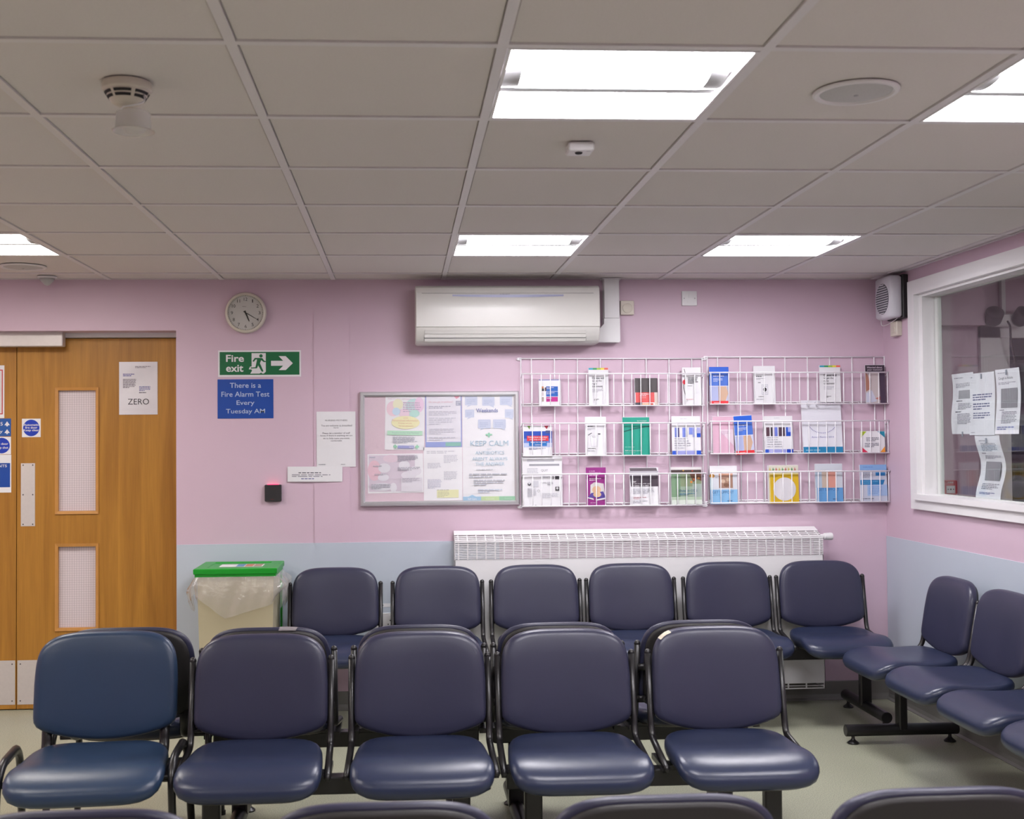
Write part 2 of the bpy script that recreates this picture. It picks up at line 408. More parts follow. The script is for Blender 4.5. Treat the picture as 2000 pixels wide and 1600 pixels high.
# perimeter angle
pa = MB().box(XL, XR, WALL - .02, WALL, CEIL + .002, CEIL + .05); pa.box(XR - .02, XR, YF, WALL, CEIL + .002, CEIL + .05); pa.box(XL, XL + .02, YF, WALL, CEIL + .002, CEIL + .05); pa.box(XL, XR, YF, YF + .02, CEIL + .002, CEIL + .05)
pa.obj('edge_trim', GRIDM, clg)
tmesh = {}; TZ = .0045                             # tile face sits above the bars
for i in cols:
    for j in rows:
        if (i, j) in lights: continue
        x0, x1 = cell(i, GX, XL + .012, XR - .012); y0, y1 = cell(j, GY, YF + .012, WALL - .012)
        if x1 - x0 < .03 or y1 - y0 < .03: continue
        g = .0135; w_, d_ = round(x1 - x0 - 2 * g, 4), round(y1 - y0 - 2 * g, 4)
        if (w_, d_) not in tmesh:
            mb = MB(); c = .003; hw, hd = w_ / 2, d_ / 2
            mb.loft([[(-hw + c, -hd + c, 0), (hw - c, -hd + c, 0), (hw - c, hd - c, 0), (-hw + c, hd - c, 0)],
                     [(-hw, -hd, c), (hw, -hd, c), (hw, hd, c), (-hw, hd, c)], [(-hw, -hd, .03), (hw, -hd, .03), (hw, hd, .03), (-hw, hd, .03)]], True, True)
            o = mb.obj('ceiling_tile', TILE, clg); tmesh[(w_, d_)] = o.data; o.location = ((x0 + x1) / 2, (y0 + y1) / 2, CEIL + TZ)
        else: link('ceiling_tile', tmesh[(w_, d_)], clg, ((x0 + x1) / 2, (y0 + y1) / 2, CEIL + TZ))

# ------------------------------------------------------------------ recessed luminaires
CAPM = mat('luminaire_grey', (.42, .42, .43), .5, noise=(9, .03))
RIMM = mat('luminaire_rim', (.75, .73, .74), .4, noise=(9, .02))
def luminaire(i, j, label):
    cx_, cy_ = GX + G * (i + .5), GY + G * (j + .5); r = thing('ceiling_light', label, 'ceiling light', (cx_, cy_, CEIL - .001), group='recessed square ceiling lights')
    h = .286; q = .278; E_ = EMITW if i < 2 else EMIT
    mb = MB(); top = .105
    for (x0, x1, y0, y1) in ((-h, h, -h, -q), (-h, h, q, h), (-h, -q, -q, q), (q, h, -q, q)): mb.box(x0, x1, y0, y1, .0, .012)
    mb.box(-h, h, -h, h, .075, .08)
    mb.obj('housing', RIMM, r)
    def wing(s):
        mb = MB(); R = []
        for k in range(7):
            t = k / 6; y = q * (1 - t) + .062 * t; z = .003 + .020 * t; R.append([(-q, s * y, z), (q, s * y, z), (q, s * y, z + .004), (-q, s * y, z + .004)])
        mb.loft(R, True, True); mb.obj('reflector_wing', E_, r)  # reflector emits by itself; lamp light falling on it is put in as glow
    wing(-1); wing(1)
    def basket(x0, x1, name, M, rr=.077, zc=.032, dz=.021):
        R = [[(x, -math.cos(PI * k / 12) * rr, zc - math.sin(PI * k / 12) * dz) for k in range(13)] for x in (x0, x1)]
        mb = MB().loft(R, True, True); mb.obj(name, M, r, True, auto=50)
    basket(-.233, .233, 'lamp_cover', E_); basket(-q, -.233, 'end_cap', CAPM, .0765); basket(.233, q, 'end_cap', CAPM, .0765)
    MB().box(-q, q, .060, .092, .0165, .018).obj('edge_strip', CAPM, r)
LLAB = {(3, 0): 'recessed square ceiling light between the small box sensor and the round speaker',
        (5, 0): 'recessed square ceiling light on the window side of the round white ceiling speaker',
        (3, 4): 'recessed square ceiling light above the air conditioner',
        (5, 4): 'recessed square ceiling light in front of the leaflet rack by the window wall',
        (-1, 4): 'recessed square ceiling light in front of the wooden double doors'}
for q_ in lights:
    luminaire(*q_, LLAB.get(q_, 'recessed square ceiling light in the unseen part of the room'))

# ------------------------------------------------------------------ office behind the window
OY = 6.9; OX = 5.6
ob = MB()
ob.box(XR + RT_, 3.62, OY, OY + .1, 0, 2.6)                      # wall with call point
ob.box(4.6, OX, OY, OY + .1, 0, 2.6)
ob.box(3.62, 4.6, OY, OY + .1, 2.07, 2.6)
ob.box(XR + RT_, XR + RT_ + .02, WALL, OY, 0, 2.6)
ob.box(OX, OX + .1, 2.4, OY, 0, 2.6); ob.box(XR + RT_, OX, 2.3, 2.4, 0, 2.6)
struct('wall_office', ob, PINK, 'pink walls of the office behind the window')
struct('wall_office_bulkhead', MB().box(XR + RT_ + .02, 3.47, OY - .10, OY, 2.11, 2.45), PINK, 'boxed pink bulkhead high on the office wall')
struct('ceiling_office', MB().box(XR + RT_, OX, 2.3, OY, 2.45, 2.5), TILE, 'office ceiling')
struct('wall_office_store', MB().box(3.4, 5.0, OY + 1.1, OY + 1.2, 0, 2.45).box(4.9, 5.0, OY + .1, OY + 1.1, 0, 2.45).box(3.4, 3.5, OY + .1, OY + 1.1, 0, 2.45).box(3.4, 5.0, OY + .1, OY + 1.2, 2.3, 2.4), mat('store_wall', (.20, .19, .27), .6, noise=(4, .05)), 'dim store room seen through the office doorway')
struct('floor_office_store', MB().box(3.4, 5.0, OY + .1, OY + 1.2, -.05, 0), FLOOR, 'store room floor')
struct('door_3', MB().box(3.475, 3.60, OY - .03, OY + .0, 0, 2.11).box(3.60, 3.66, OY - .018, OY + .12, 0, 2.11).box(3.475, 4.66, OY - .03, OY, 2.04, 2.13).box(4.55, 4.66, OY - .03, OY + .1, 0, 2.05), WHITEP, 'white painted door frame inside the office')
ol = thing('added_office_light', 'added square ceiling light out of view inside the office', 'ceiling light', (3.9, 5.2, 2.45)); MB().box(-.3, .3, -.3, .3, -.02, .001).obj('diffuser', EMIT2, ol)  # unseen panel, added to light the office
MB().box(-.31, .31, -.31, .31, -.012, .002).obj('frame', RIMM, ol)

# ==================================================================== WINDOW
win = bpy.data.objects.new('window_1', None); SC.collection.objects.link(win); tag(win, 'white framed internal office window on the right wall', kind='structure')
woy0, woy1, woz0, woz1 = 3.2, 6.052, 1.072, 2.266
def ring_rect(y0, y1, z0, z1, d, x0, x1):
    mb = MB(); mb.box(x0, x1, y0, y1, z0, z0 + d); mb.box(x0, x1, y0, y1, z1 - d, z1); mb.box(x0, x1, y0, y0 + d, z0 + d, z1 - d); mb.box(x0, x1, y1 - d, y1, z0 + d, z1 - d); return mb
ar = ring_rect(woy0, woy1, woz0, woz1, .075, XR - .022, XR + .0005); ar.obj('architrave', WHITEP, win)
ring_rect(woy0 + .07, woy1 - .07, woz0 + .045, woz1 - .055, .022, XR - .030, XR + .001).obj('architrave_moulding', WHITEP, win)
ring_rect(woy0 + .085, woy1 - .085, woz0 + .030, woz1 - .047, .045, XR - .002, XR + .088).obj('frame', WHITEP, win)
ring_rect(wy0 - .05, 5.918, woz0 + .052, 2.199, .03, XR + .062, XR + .084).obj('glazing_bead', mat('bead_paint', (.60, .62, .60), .4, noise=(6, .02)), win)
MB().box(XR - .036, XR + .06, woy0, woy1 - .06, woz0 + .050, woz0 + .080).obj('sill', WHITEP, win)
MB().box(XR + .068, XR + .074, wy0, 5.91, woz0 + .06, 2.19).obj('pane', GLASS, win)
GXP = XR + .076
# notices taped to the office side of the pane
def glass_sheet(name, label, pts, items, bend=None, skew=0):
    (x0, y0), (x1, y1) = pts; a = onX(x0, (y0 + y1) / 2, GXP); b = onX(x1, (y0 + y1) / 2, GXP); t = onX((x0 + x1) / 2, y0, GXP); q = onX((x0 + x1) / 2, y1, GXP)
    return sheet(name, label, 'notice', (GXP, (a.y + b.y) / 2, q.z), (skew, 0, -PI / 2), a.y - b.y, t.z - q.z, items, t=.0004, bend=bend, group='notices taped inside the office window')
K = '#4a4a55'; KL = '#8f8f9a'
g1 = glass_sheet('window_notice', 'text sheet with a small grey table, partly under the big-print notice on the office window', ((1858, 729), (1900, 848)), [('l', .1, .06, .8, .09, 1, KL), ('l', .15, .16, .95, .24, 4, KL), ('r', .28, .28, .95, .42, '#9a9a9e'), ('l', .2, .44, .6, .47, 1, K), ('l', .3, .49, .95, .6, 5, KL), ('l', .2, .62, .85, .65, 1, K), ('l', .3, .66, .95, .84, 8, KL)], bend=lambda u, v: .004 + .006 * math.sin(v * 6))
g2 = glass_sheet('window_notice', 'bluish notice with three short centred paragraphs on the office window', ((1893, 728), (1942, 850)), [('l', .06, .05, .2, .08, 1, KL), ('l', .12, .33, .92, .45, 3, '#5f668f'), ('l', .14, .48, .9, .6, 3, '#5f668f'), ('l', .16, .63, .88, .74, 3, '#5f668f'), ('l', .08, .95, .4, .97, 1, KL)], bend=lambda u, v: .0015 + .003 * math.sin(v * 5))
g3 = glass_sheet('window_notice', 'cough advice sheet with a large grey table beside the big-print notice on the office window', ((1943, 720), (1990, 848)), [('l', .1, .05, .6, .07, 1, KL), ('t', 'Cough in Adults', .12, .12, .72, .17, K, .004), ('l', .1, .2, .9, .24, 2, KL), ('r', .2, .3, .88, .6, '#8c8c90'), ('l', .15, .62, .45, .64, 1, K), ('l', .25, .65, .9, .84, 8, KL), ('l', .1, .88, .9, .94, 2, '#6a74a8')], bend=lambda u, v: .003 + .007 * math.sin(v * 4.2))
g4 = glass_sheet('window_notice', 'curling text sheet hanging lowest on the office window', ((1903, 850), (1951, 974)), [('l', .15, .08, .8, .1, 1, KL), ('l', .2, .12, .85, .26, 6, KL), ('l', .15, .28, .5, .3, 1, K), ('l', .25, .32, .9, .38, 3, KL), ('r', .25, .42, .85, .72, '#8f8f93'), ('l', .2, .76, .9, .86, 4, KL), ('l', .15, .9, .9, .94, 2, '#6a74a8')], bend=lambda u, v: .004 + .030 * math.sin(v * PI) ** 2)
CLIP = mat('tape_clip', (.25, .28, .32), .4, noise=(30, .1))
for g_, ks in ((g2, ((.5, .0),)), (g3, ((.5, .0),)), (g1, ((.5, 1.),)), (g4, ((.5, 0.),))):
    for u, v in ks:
        w_ = g_.children[0].dimensions
        hh = max(p.co.z for p in g_.children[0].data.vertices); MB().box(-.006, .006, -.0012, .0006, hh * (1 - v) - .012, hh * (1 - v) + .012).obj('tape', CLIP, g_)
# fire call point, twin spot light and store clutter in the office
c_ = onY(1849.5, 966, OY)
cp = thing('fire_call_point', 'red fire alarm call point on the office wall', 'fire alarm', (c_.x, OY, c_.z), (0, 0, 0))
MB().bbox(-.0435, .0435, -.05, .001, 0, .087, .005).obj('body', mat('red_plastic', (.50, .02, .025), .35, noise=(9, .04)), cp)
MB().box(-.026, .026, -.0515, -.0495, .010, .054).obj('break_plate', PLAST, cp)
prints(cp, .087, .087, [('t', 'FIRE', .3, .1, .7, .2, '#f0e0e0'), ('c', .5, .62, .06, .06, '#202020'), ('p', [(.25, .62), (.35, .56), (.35, .68)], '#202020'), ('p', [(.75, .62), (.65, .56), (.65, .68)], '#202020')], -.0516)
c_ = onY(1968, 634, OY - .08)
tw = thing('emergency_twin_light', 'emergency light with two dark lamp heads above the office door frame', 'emergency light', (c_.x, OY - .02, c_.z - .01))
MB().bbox(-.075, .075, -.06, .012, 0, .075, .006).obj('battery_box', PLAST, tw)
HEADM = mat('dark_lamp_head', (.045, .035, .045), .4, noise=(9, .1))
for s in (-1, 1):
    mb = MB().lathe([(.012, -.05), (.035, -.045), (.05, -.02), (.052, .045), (.045, .05)]); o = mb.obj('lamp_head', HEADM, tw, True); o.location = (s * .085 - .012, -.08, .05); o.rotation_euler = (.9, s * .25, 0)
MB().tube(fillet([(0, -.06, .03), (0, -.09, .0), (.012, -.07, -.09), (.045, -.05, -.20), (.06, -.04, -.28)], .05), .006, 6).obj('cable', BLACK, tw)
MB().box(-.012, .012, -.02, .0105, .075, .385).obj('conduit', PLAST, tw)
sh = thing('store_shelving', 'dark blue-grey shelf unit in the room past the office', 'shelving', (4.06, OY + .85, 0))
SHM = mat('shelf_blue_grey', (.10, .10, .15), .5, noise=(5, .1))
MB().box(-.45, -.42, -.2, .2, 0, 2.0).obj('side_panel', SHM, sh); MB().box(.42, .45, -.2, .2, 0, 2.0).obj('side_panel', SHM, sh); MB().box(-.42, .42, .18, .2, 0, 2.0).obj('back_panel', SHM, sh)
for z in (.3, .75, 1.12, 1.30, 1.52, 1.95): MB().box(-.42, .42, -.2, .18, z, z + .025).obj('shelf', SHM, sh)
for k, (x, z, w_, h_, c, nm) in enumerate(((-.25, .775, .3, .28, '#b8a52c', 'yellow'), (.2, .775, .28, .2, '#a52a35', 'red'), (-.2, 1.145, .3, .12, '#27356e', 'blue'), (-.22, 1.325, .28, .15, '#9a9aa5', 'grey'), (-.2, 1.545, .36, .3, '#6d7088', 'slate'))):
    t_ = thing('storage_box', nm + ' box on the dark shelving past the office', 'box', (4.06 + x, OY + .80, z)); MB().bbox(-w_ / 2, w_ / 2, -.12, .12, 0, h_, .006).obj('carton', ink(c), t_); MB().box(-w_ / 2 - .003, w_ / 2 + .003, -.123, .123, h_ - .03, h_ + .002).obj('lid', ink(c), t_)
# ==================================================================== DOORS
dh = MB(); FZ = onY(250, 660, DOORY).z
dh.box(DXL, dxr, DOORY - .03, DOORY + .12, FZ, DZ + .03); dh.box(dxr - .004, dxr + .04, DOORY - .03, DOORY + .1, 0, DZ)
struct('trim_4', dh, WHITEP, 'pale painted door frame head in the wall opening')
seam = onY(32.5, 900, DOORY).x
def door(name, x0, x1, label, glaze, signs_side):
    r = bpy.data.objects.new(name, None); SC.collection.objects.link(r); tag(r, label, kind='structure'); r.location = ((x0 + x1) / 2, DOORY, 0)
    ox = (x0 + x1) / 2; hw = (x1 - x0) / 2; z1 = FZ - .003
    # leaf pieces around the two glazed openings
    gx0, gx1 = glaze; zz = [onY(150, y, DOORY).z for y in (1232, 1062, 1004, 757)]
    mb = MB(); t0, t1 = 0, .044
    mb.box(-hw, gx0 - ox, t0, t1, .006, z1); mb.box(gx1 - ox, hw, t0, t1, .006, z1)
    mb.box(gx0 - ox, gx1 - ox, t0, t1, .006, zz[0]); mb.box(gx0 - ox, gx1 - ox, t0, t1, zz[1], zz[2]); mb.box(gx0 - ox, gx1 - ox, t0, t1, zz[3], z1)
    leaf = mb.obj('leaf', WOOD, r)
    for (a, b) in ((zz[0], zz[1]), (zz[2], zz[3])):
        MB().box(gx0 - ox, gx1 - ox, .018, .026, a, b).obj('pane', WGLASS, r)
        d = .016; A, B = gx0 - ox, gx1 - ox
        MB().loft([[(A, -.007, a), (A, .018, a), (A + d, .018, a + d), (A + d, -.004, a + d)], [(A, -.007, b), (A, .018, b), (A + d, .018, b - d), (A + d, -.004, b - d)]], True, True).obj('glazing_bead', BEAD, r)
        MB().loft([[(B, -.007, a), (B, .018, a), (B - d, .018, a + d), (B - d, -.004, a + d)], [(B, -.007, b), (B, .018, b), (B - d, .018, b - d), (B - d, -.004, b - d)]], True, True).obj('glazing_bead', BEAD, r)
        MB().loft([[(A, -.007, b), (A, .018, b), (A + d, .018, b - d), (A + d, -.004, b - d)], [(B, -.007, b), (B, .018, b), (B - d, .018, b - d), (B - d, -.004, b - d)]], True, True).obj('glazing_bead', BEAD, r)
        MB().loft([[(A, -.007, a), (A, .018, a), (A + d, .018, a + d), (A + d, -.004, a + d)], [(B, -.007, a), (B, .018, a), (B - d, .018, a + d), (B - d, -.004, a + d)]], True, True).obj('glazing_bead', BEAD, r)
    kz1 = onY(40, 1290, DOORY).z; kz0 = .03
    kp = MB().box(-hw + .004, hw - .004, -.0015, .001, kz0, kz1).obj('kick_plate', STEEL, r)
    SCR = mat('screw', (.12, .11, .11), .4, .6, noise=(50, .1))
    for x in (-hw + .02, hw - .02):
        for z in (kz0 + .02, kz1 - .02): MB().disc((x, -.0024, z), .004, 'y', 10, .001).obj('screw', SCR, kp)
    if signs_side:
        X, Z, W_, H_ = wall_rect(41, 905, 68.5, 1028, DOORY)
        pp = MB().box(X - ox - W_ / 2, X - ox + W_ / 2, -.0018, .001, Z, Z + H_).obj('push_plate', STEEL, r)
        for x in (-1, 1):
            for z in (.03, .5, .97): MB().disc((X - ox + x * (W_ / 2 - .012), -.0027, Z + H_ * z), .004, 'y', 10, .001).obj('screw', SCR, pp)
    return r
g0, g1_ = onY(108, 900, DOORY).x, onY(193, 900, DOORY).x
door('door_1', seam + .002, dxr - .006, 'oak veneer fire door leaf with two wired glass panels and a push plate', (g0, g1_), True)
lw = dxr - seam
door('door_2', seam - lw, seam - .002, 'oak veneer fire door leaf carrying blue signs', (seam - (g1_ - seam), seam - (g0 - seam)), False)
# door operator
X, Z, W_, H_ = wall_rect(-170, 651, 122, 677, DOORY - .09)
op = thing('door_operator', 'long grey metal door operator box over the double doors', 'door closer', (X, DOORY, Z))
MB().bbox(-W_ / 2, W_ / 2, -.09, -.029, .0, H_ + .012, .004).obj('cover', STEEL, op); MB().box(-W_ / 2 + .01, W_ / 2 - .01, -.0295, .0, .01, .035).obj('arm_rail', STEEL, op)

# ---- signs on doors
BL = '#0a4aa0'; BL2 = '#0638b8'; WT = '#e9e6ea'
def dsign(name, label, cat, px, items, paper=None, t=.0012, Y=None, rot=0, group=None, bend=None):
    Y = DOORY if Y is None else Y
    X, Z, W_, H_ = wall_rect(*px, Y)
    return sheet(name, label, cat, (X, Y - t, Z), (0, rot, 0), W_, H_, items, paper or PAPER, t + .0002, group, bend)
dsign('fire_door_sign', 'square sign with a blue disc reading automatic fire door keep clear', 'sign', (43, 818, 79.5, 854),
      [('c', .5, .5, .44, .45, BL2), ('t', 'Automatic', .09, .27, .91, .39, WT, .02), ('t', 'fire door', .17, .42, .83, .54, WT, .02), ('t', 'Keep clear', .09, .57, .92, .71, WT, .02)])
dsign('door_notice', 'crumpled paper notice with ZERO in large letters on the door', 'notice', (233, 707, 308, 810),
      [('l', .42, .08, .85, .12, 2, '#6a5a70'), ('l', .1, .22, .45, .28, 2, '#5a5aa8'), ('l', .1, .32, .46, .5, 8, '#6a6070'), ('l', .52, .46, .85, .56, 4, '#5a5aa8'), ('l', .52, .57, .82, .6, 1, '#4a4a60'), ('t', 'ZERO', .23, .7, .78, .81, '#22202a', -.004)],
      mat('glossy_paper', (.70, .68, .72), .28, noise=(12, .04)), t=.002, bend=lambda u, v: -.002 - .0025 * math.sin(v * 9 + u * 2) * math.sin(u * 3))
dsign('door_poster', 'white poster with a red border line on the leaf with blue signs', 'poster', (-62, 714, 8.5, 817), [('r', .04, .08, .96, .93, '#c8323a'), ('r', .07, .10, .93, .91, '#e4dfe2'), ('l', .15, .2, .85, .8, 9, '#7a2a30')])
dsign('direction_sign', 'blue direction sign with two white up arrows on the door', 'sign', (-85, 818, 21.5, 852.5),
      [('p', [(.915, .38), (.88, .38), (.93, .16), (.98, .38), (.945, .38), (.945, .44), (.915, .44)], WT), ('p', [(.915, .82), (.88, .82), (.93, .6), (.98, .82), (.945, .82), (.945, .88), (.915, .88)], WT), ('t', 'Rooms 1 to 5', .28, .2, .85, .4, WT), ('t', 'X-Ray', .55, .64, .85, .86, WT)], ink('#1857a8'))
dsign('fire_door_sign', 'square sign with a blue disc reading fire door keep shut', 'sign', (-15, 853.5, 21.5, 887.5), [('c', .5, .5, .44, .45, BL2), ('t', 'Fire door', .14, .33, .86, .46, WT, .02), ('t', 'Keep shut', .14, .55, .86, .72, WT, .02)])
dsign('information_sign', 'tall blue and white information sign lowest on the door', 'sign', (-48, 888.5, 22, 962.5), [('r', 0, .22, .97, .86, '#0a48a4'), ('t', 'PATIENTS', .3, .26, .88, .33, WT), ('l', .2, .5, .7, .62, 3, WT), ('l', .3, .7, .68, .76, 1, WT), ('l', .1, .07, .4, .12, 1, KL), ('l', .4, .91, .8, .96, 1, KL)])

# ---- signs on the wall
su = lambda x, y: ((x - 50) / 1300, (y - 990) / 425)
def sp_(*pts): return [su(*p) for p in pts]
GR = '#046a3c'
exit_items = [('r', *su(75, 1015), *su(1325, 1385), GR),
    ('t', 'Fire', *su(175, 1060), *su(455, 1175), WT, .02), ('t', 'exit', *su(175, 1222), *su(445, 1335), WT, .02),
    ('p', sp_((575, 1035), (797, 1035), (797, 1335), (765, 1365), (735, 1365), (740, 1352), (715, 1352), (700, 1365), (553, 1365), (580, 1320), (575, 1298), (530, 1295), (550, 1252), (575, 1250)), WT),
    ('c', *su(722, 1080), 27 / 1300, 27 / 425, GR),
    ('p', sp_((625, 1112), (700, 1112), (695, 1137), (640, 1137), (610, 1175), (588, 1165)), GR), ('p', sp_((665, 1112), (740, 1114), (705, 1200), (690, 1225), (645, 1215)), GR),
    ('p', sp_((715, 1112), (745, 1118), (775, 1160), (797, 1163), (797, 1180), (765, 1180), (722, 1145)), GR), ('p', sp_((662, 1205), (704, 1195), (760, 1325), (742, 1338), (728, 1325)), GR),
    ('p', sp_((650, 1195), (690, 1200), (660, 1280), (560, 1282), (560, 1266), (635, 1262)), GR),
    ('p', sp_((880, 1160), (1070, 1160), (1000, 1085), (1110, 1085), (1222, 1200), (1110, 1310), (1000, 1310), (1070, 1240), (880, 1240)), WT)]
dsign('fire_exit_sign', 'green fire exit sign with running figure and arrow', 'sign', (426, 684.5, 588, 736), exit_items, PAPER, .002, WALL)
BS = '#b9c9ea'
dsign('fire_test_sign', 'blue sign announcing a fire alarm test every Tuesday', 'sign', (425, 741, 534, 817.5),
      [('t', 'There is a', .22, .09, .78, .22, BS, .006), ('t', 'Fire Alarm Test', .07, .315, .93, .445, BS, .006), ('t', 'Every', .34, .54, .66, .69, BS, .006), ('t', 'Tuesday AM', .15, .755, .85, .905, BS, .006)], ink('#0848a6'), .002, WALL)
SY = WALL - .0045
dsign('nursing_notice', 'white paper notice to nursing mothers on the pink wall', 'notice', (618.5, 804, 694.5, 912),
      [('t', 'NURSING MOTHERS', .22, .145, .79, .175, '#6a666c', .0), ('t', 'You are welcome to breastfeed', .12, .235, .91, .27, '#77747c', .0), ('t', 'here', .44, .28, .56, .305, '#77747c', .0), ('t', 'Please let a member of staff', .15, .375, .86, .405, '#77747c', .0),
       ('t', 'know if there is anything we can', .1, .42, .92, .455, '#77747c', .0), ('t', 'do to help make you more', .17, .47, .84, .505, '#77747c', .0), ('t', 'comfortable', .36, .515, .65, .54, '#77747c', .0), ('l', .05, .945, .33, .965, 1, KL), ('l', .62, .945, .88, .965, 1, '#aaa8ae')], None, .0012, SY, bend=lambda u, v: -.002 * math.sin(v * 3.1))
dsign('group_notice', 'narrow paper strip notice under the nursing mothers notice', 'notice', (561.5, 911.5, 668.5, 941),
      [('l', .2, .36, .84, .47, 1, '#4a4a58'), ('l', .08, .5, .9, .7, 2, '#8a8a96'), ('l', .25, .75, .78, .86, 1, '#6a6aa8')], None, .001, SY - .002, rot=.008, bend=lambda u, v: -.004 * v * (1 - (2 * u - 1) ** 2))

# ---- clock
c_ = onY(481, 612, WALL)
ck = thing('wall_clock', 'round white wall clock showing twenty past five', 'clock', (c_.x, WALL, c_.z))
mb = MB().lathe([(.100, 0), (.110, .006), (.1115, .02), (.106, .034), (.097, .038), (.094, .030), (.0935, .024)], n=48, cap1=False); o = mb.obj('case', CREAM, ck, True, auto=40); o.rotation_euler = (PI / 2, 0, 0)
o = MB().disc((0, 0, .002), .095, 'z', 48, .0225).obj('dial', mat('clock_dial', (.60, .585, .56), .35, noise=(9, .02)), ck); o.rotation_euler = (PI / 2, 0, 0)
its = []
for k in range(1, 13):
    an = k * PI / 6; u, v = .5 + .335 * math.sin(an), .5 - .335 * math.cos(an); ww = (.026 if k == 1 else .052) if k < 10 else (.062 if k == 11 else .085)
    its.append(('t', str(k), u - ww / 2 - (.01 if k == 11 else 0), v - .04, u + ww / 2, v + .04, '#3a3836', .004))
for k in range(60):
    an = k * PI / 30; r0, r1 = (.405, .425); wd = .004 if k % 5 else .008
    sx, cx2 = math.sin(an), -math.cos(an); its.append(('p', [(.5 + sx * r0 + cx2 * wd, .5 + cx2 * r0 - sx * wd), (.5 + sx * r1 + cx2 * wd, .5 + cx2 * r1 - sx * wd), (.5 + sx * r1 - cx2 * wd, .5 + cx2 * r1 + sx * wd), (.5 + sx * r0 - cx2 * wd, .5 + cx2 * r0 + sx * wd)], '#6a6660'))
its.append(('l', .42, .335, .58, .36, 1, '#8a8680'))
prints(ck, .22, .22, its, -.0246, eps=.000004, base=-.11)
for nm, an, l0, l1, wd, yy in (('hour_hand', 158, -.012, .05, .004, .0262), ('minute_hand', 120, -.014, .078, .0022, .0272)):
    an = math.radians(an); d = Vector((math.sin(an), 0, math.cos(an))); n_ = Vector((d.z, 0, -d.x)) * wd
    mb = MB(); P_ = [d * l0 - n_, d * l1 - n_ * .5, d * l1 + n_ * .5, d * l0 + n_]; mb.loft([[(p.x, -yy, p.z) for p in P_], [(p.x, -yy - .0006, p.z) for p in P_]], True, True); mb.obj(nm, BLACK, ck)
o = MB().disc((0, 0, .0285), .0935, 'z', 40, .001).obj('lens', clear_mat('clock_lens', (.97, .97, .97), .0, 1.35), ck); o.rotation_euler = (PI / 2, 0, 0)

# ---- card reader
X, Z, W_, H_ = wall_rect(517, 947, 549.5, 979.5, WALL - .02)
cd = thing('card_reader', 'small black card reader with a red light on top', 'card reader', (X, WALL, Z))
MB().bbox(-W_ / 2, W_ / 2, -.024, .001, 0, H_, .003).obj('body', mat('reader_black', (.022, .02, .022), .45, noise=(20, .1)), cd)
MB().box(-W_ * .34, W_ * .34, -.021, -.004, H_ - .001, H_ + .003).obj('indicator_light', mat('red_led', (.5, .02, .06), .4, noise=(9, .02), emit=(1, .05, .15), estr=2.2), cd)
prints(cd, W_, H_, [('l', .34, .86, .66, .9, 1, '#8a2020')], -.0241)

# ---- air conditioner
AY = WALL - .20
X, Z, W_, H_ = wall_rect(811, 556, 1172, 671, AY + .02)
ac = thing('air_conditioner', 'long white wall mounted air conditioner under the ceiling', 'air conditioner', (X, WALL, Z))
hw = W_ / 2
prof = [(-.0, H_ - .002), (-.16, H_ - .004), (-.178, H_ - .016), (-.188, H_ - .05), (-.194, H_ * .55), (-.192, H_ * .30), (-.186, H_ * .22), (-.165, .02), (-.135, .002), (-.02, 0), (0, .01)]
R = []
for x, i in ((-hw, .012), (-hw + .004, .004), (-hw + .012, 0), (hw - .012, 0), (hw - .004, .004), (hw, .012)):
    R.append([(x, min(0, y + i if y < 0 else y), min(max(z, i), H_ - i)) for y, z in prof])
MB().loft(R, True, True).obj('body', ACW, ac, True, auto=35)
fp = MB(); pf = [(-.176, H_ - .022), (-.186, H_ - .045), (-.192, H_ - .055), (-.198, H_ * .55), (-.1965, H_ * .285), (-.19, H_ * .275), (-.18, H_ * .3), (-.18, H_ - .03)]
fp.prism_x(pf, -hw + .006, hw - .006); front = fp.obj('front_panel', ACW, ac, True, auto=35)
MB().box(-hw + .035, hw - .035, -.1888, -.180, H_ - .0485, H_ - .0455).obj('panel_groove', mat('groove_grey', (.35, .34, .33), .5, noise=(9, .02)), ac)
bz = H_ - .058
st = MB(); n = 16; up_ = []; lo_ = []
for k in range(n + 1):
    t = k / n; x = -hw * .60 + t * hw * 1.2; up_.append((x, -.1945, bz + .003)); lo_.append((x, -.1955, bz - .006 - .006 * math.sin(t * PI)))
st.add(up_ + lo_, [(k, k + 1, n + 1 + k + 1, n + 1 + k) for k in range(n)]); st.obj('display_strip', mat('blue_tint_strip', (.42, .44, .62), .2, noise=(9, .02)), ac)
prints(ac, W_, H_, [('l', .455, .16, .53, .175, 1, '#9a98a8')], -.1962)
lx0, lx1 = -hw + .045, hw - .075
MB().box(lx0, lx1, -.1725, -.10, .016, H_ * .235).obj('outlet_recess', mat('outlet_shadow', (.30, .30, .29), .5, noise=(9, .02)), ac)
def vane(z0, y0, z1, y1, nm):
    MB().loft([[(lx0 + .004, y0, z0), (lx1 - .004, y0, z0), (lx1 - .004, y0 + .004, z0), (lx0 + .004, y0 + .004, z0)], [(lx0 + .004, y1, z1), (lx1 - .004, y1, z1), (lx1 - .004, y1 + .004, z1), (lx0 + .004, y1 + .004, z1)]], True, True).obj(nm, ACW, ac)
vane(.052, -.184, H_ * .225, -.1925, 'louvre'); vane(.032, -.180, .050, -.186, 'louvre'); vane(.012, -.170, .026, -.180, 'louvre')
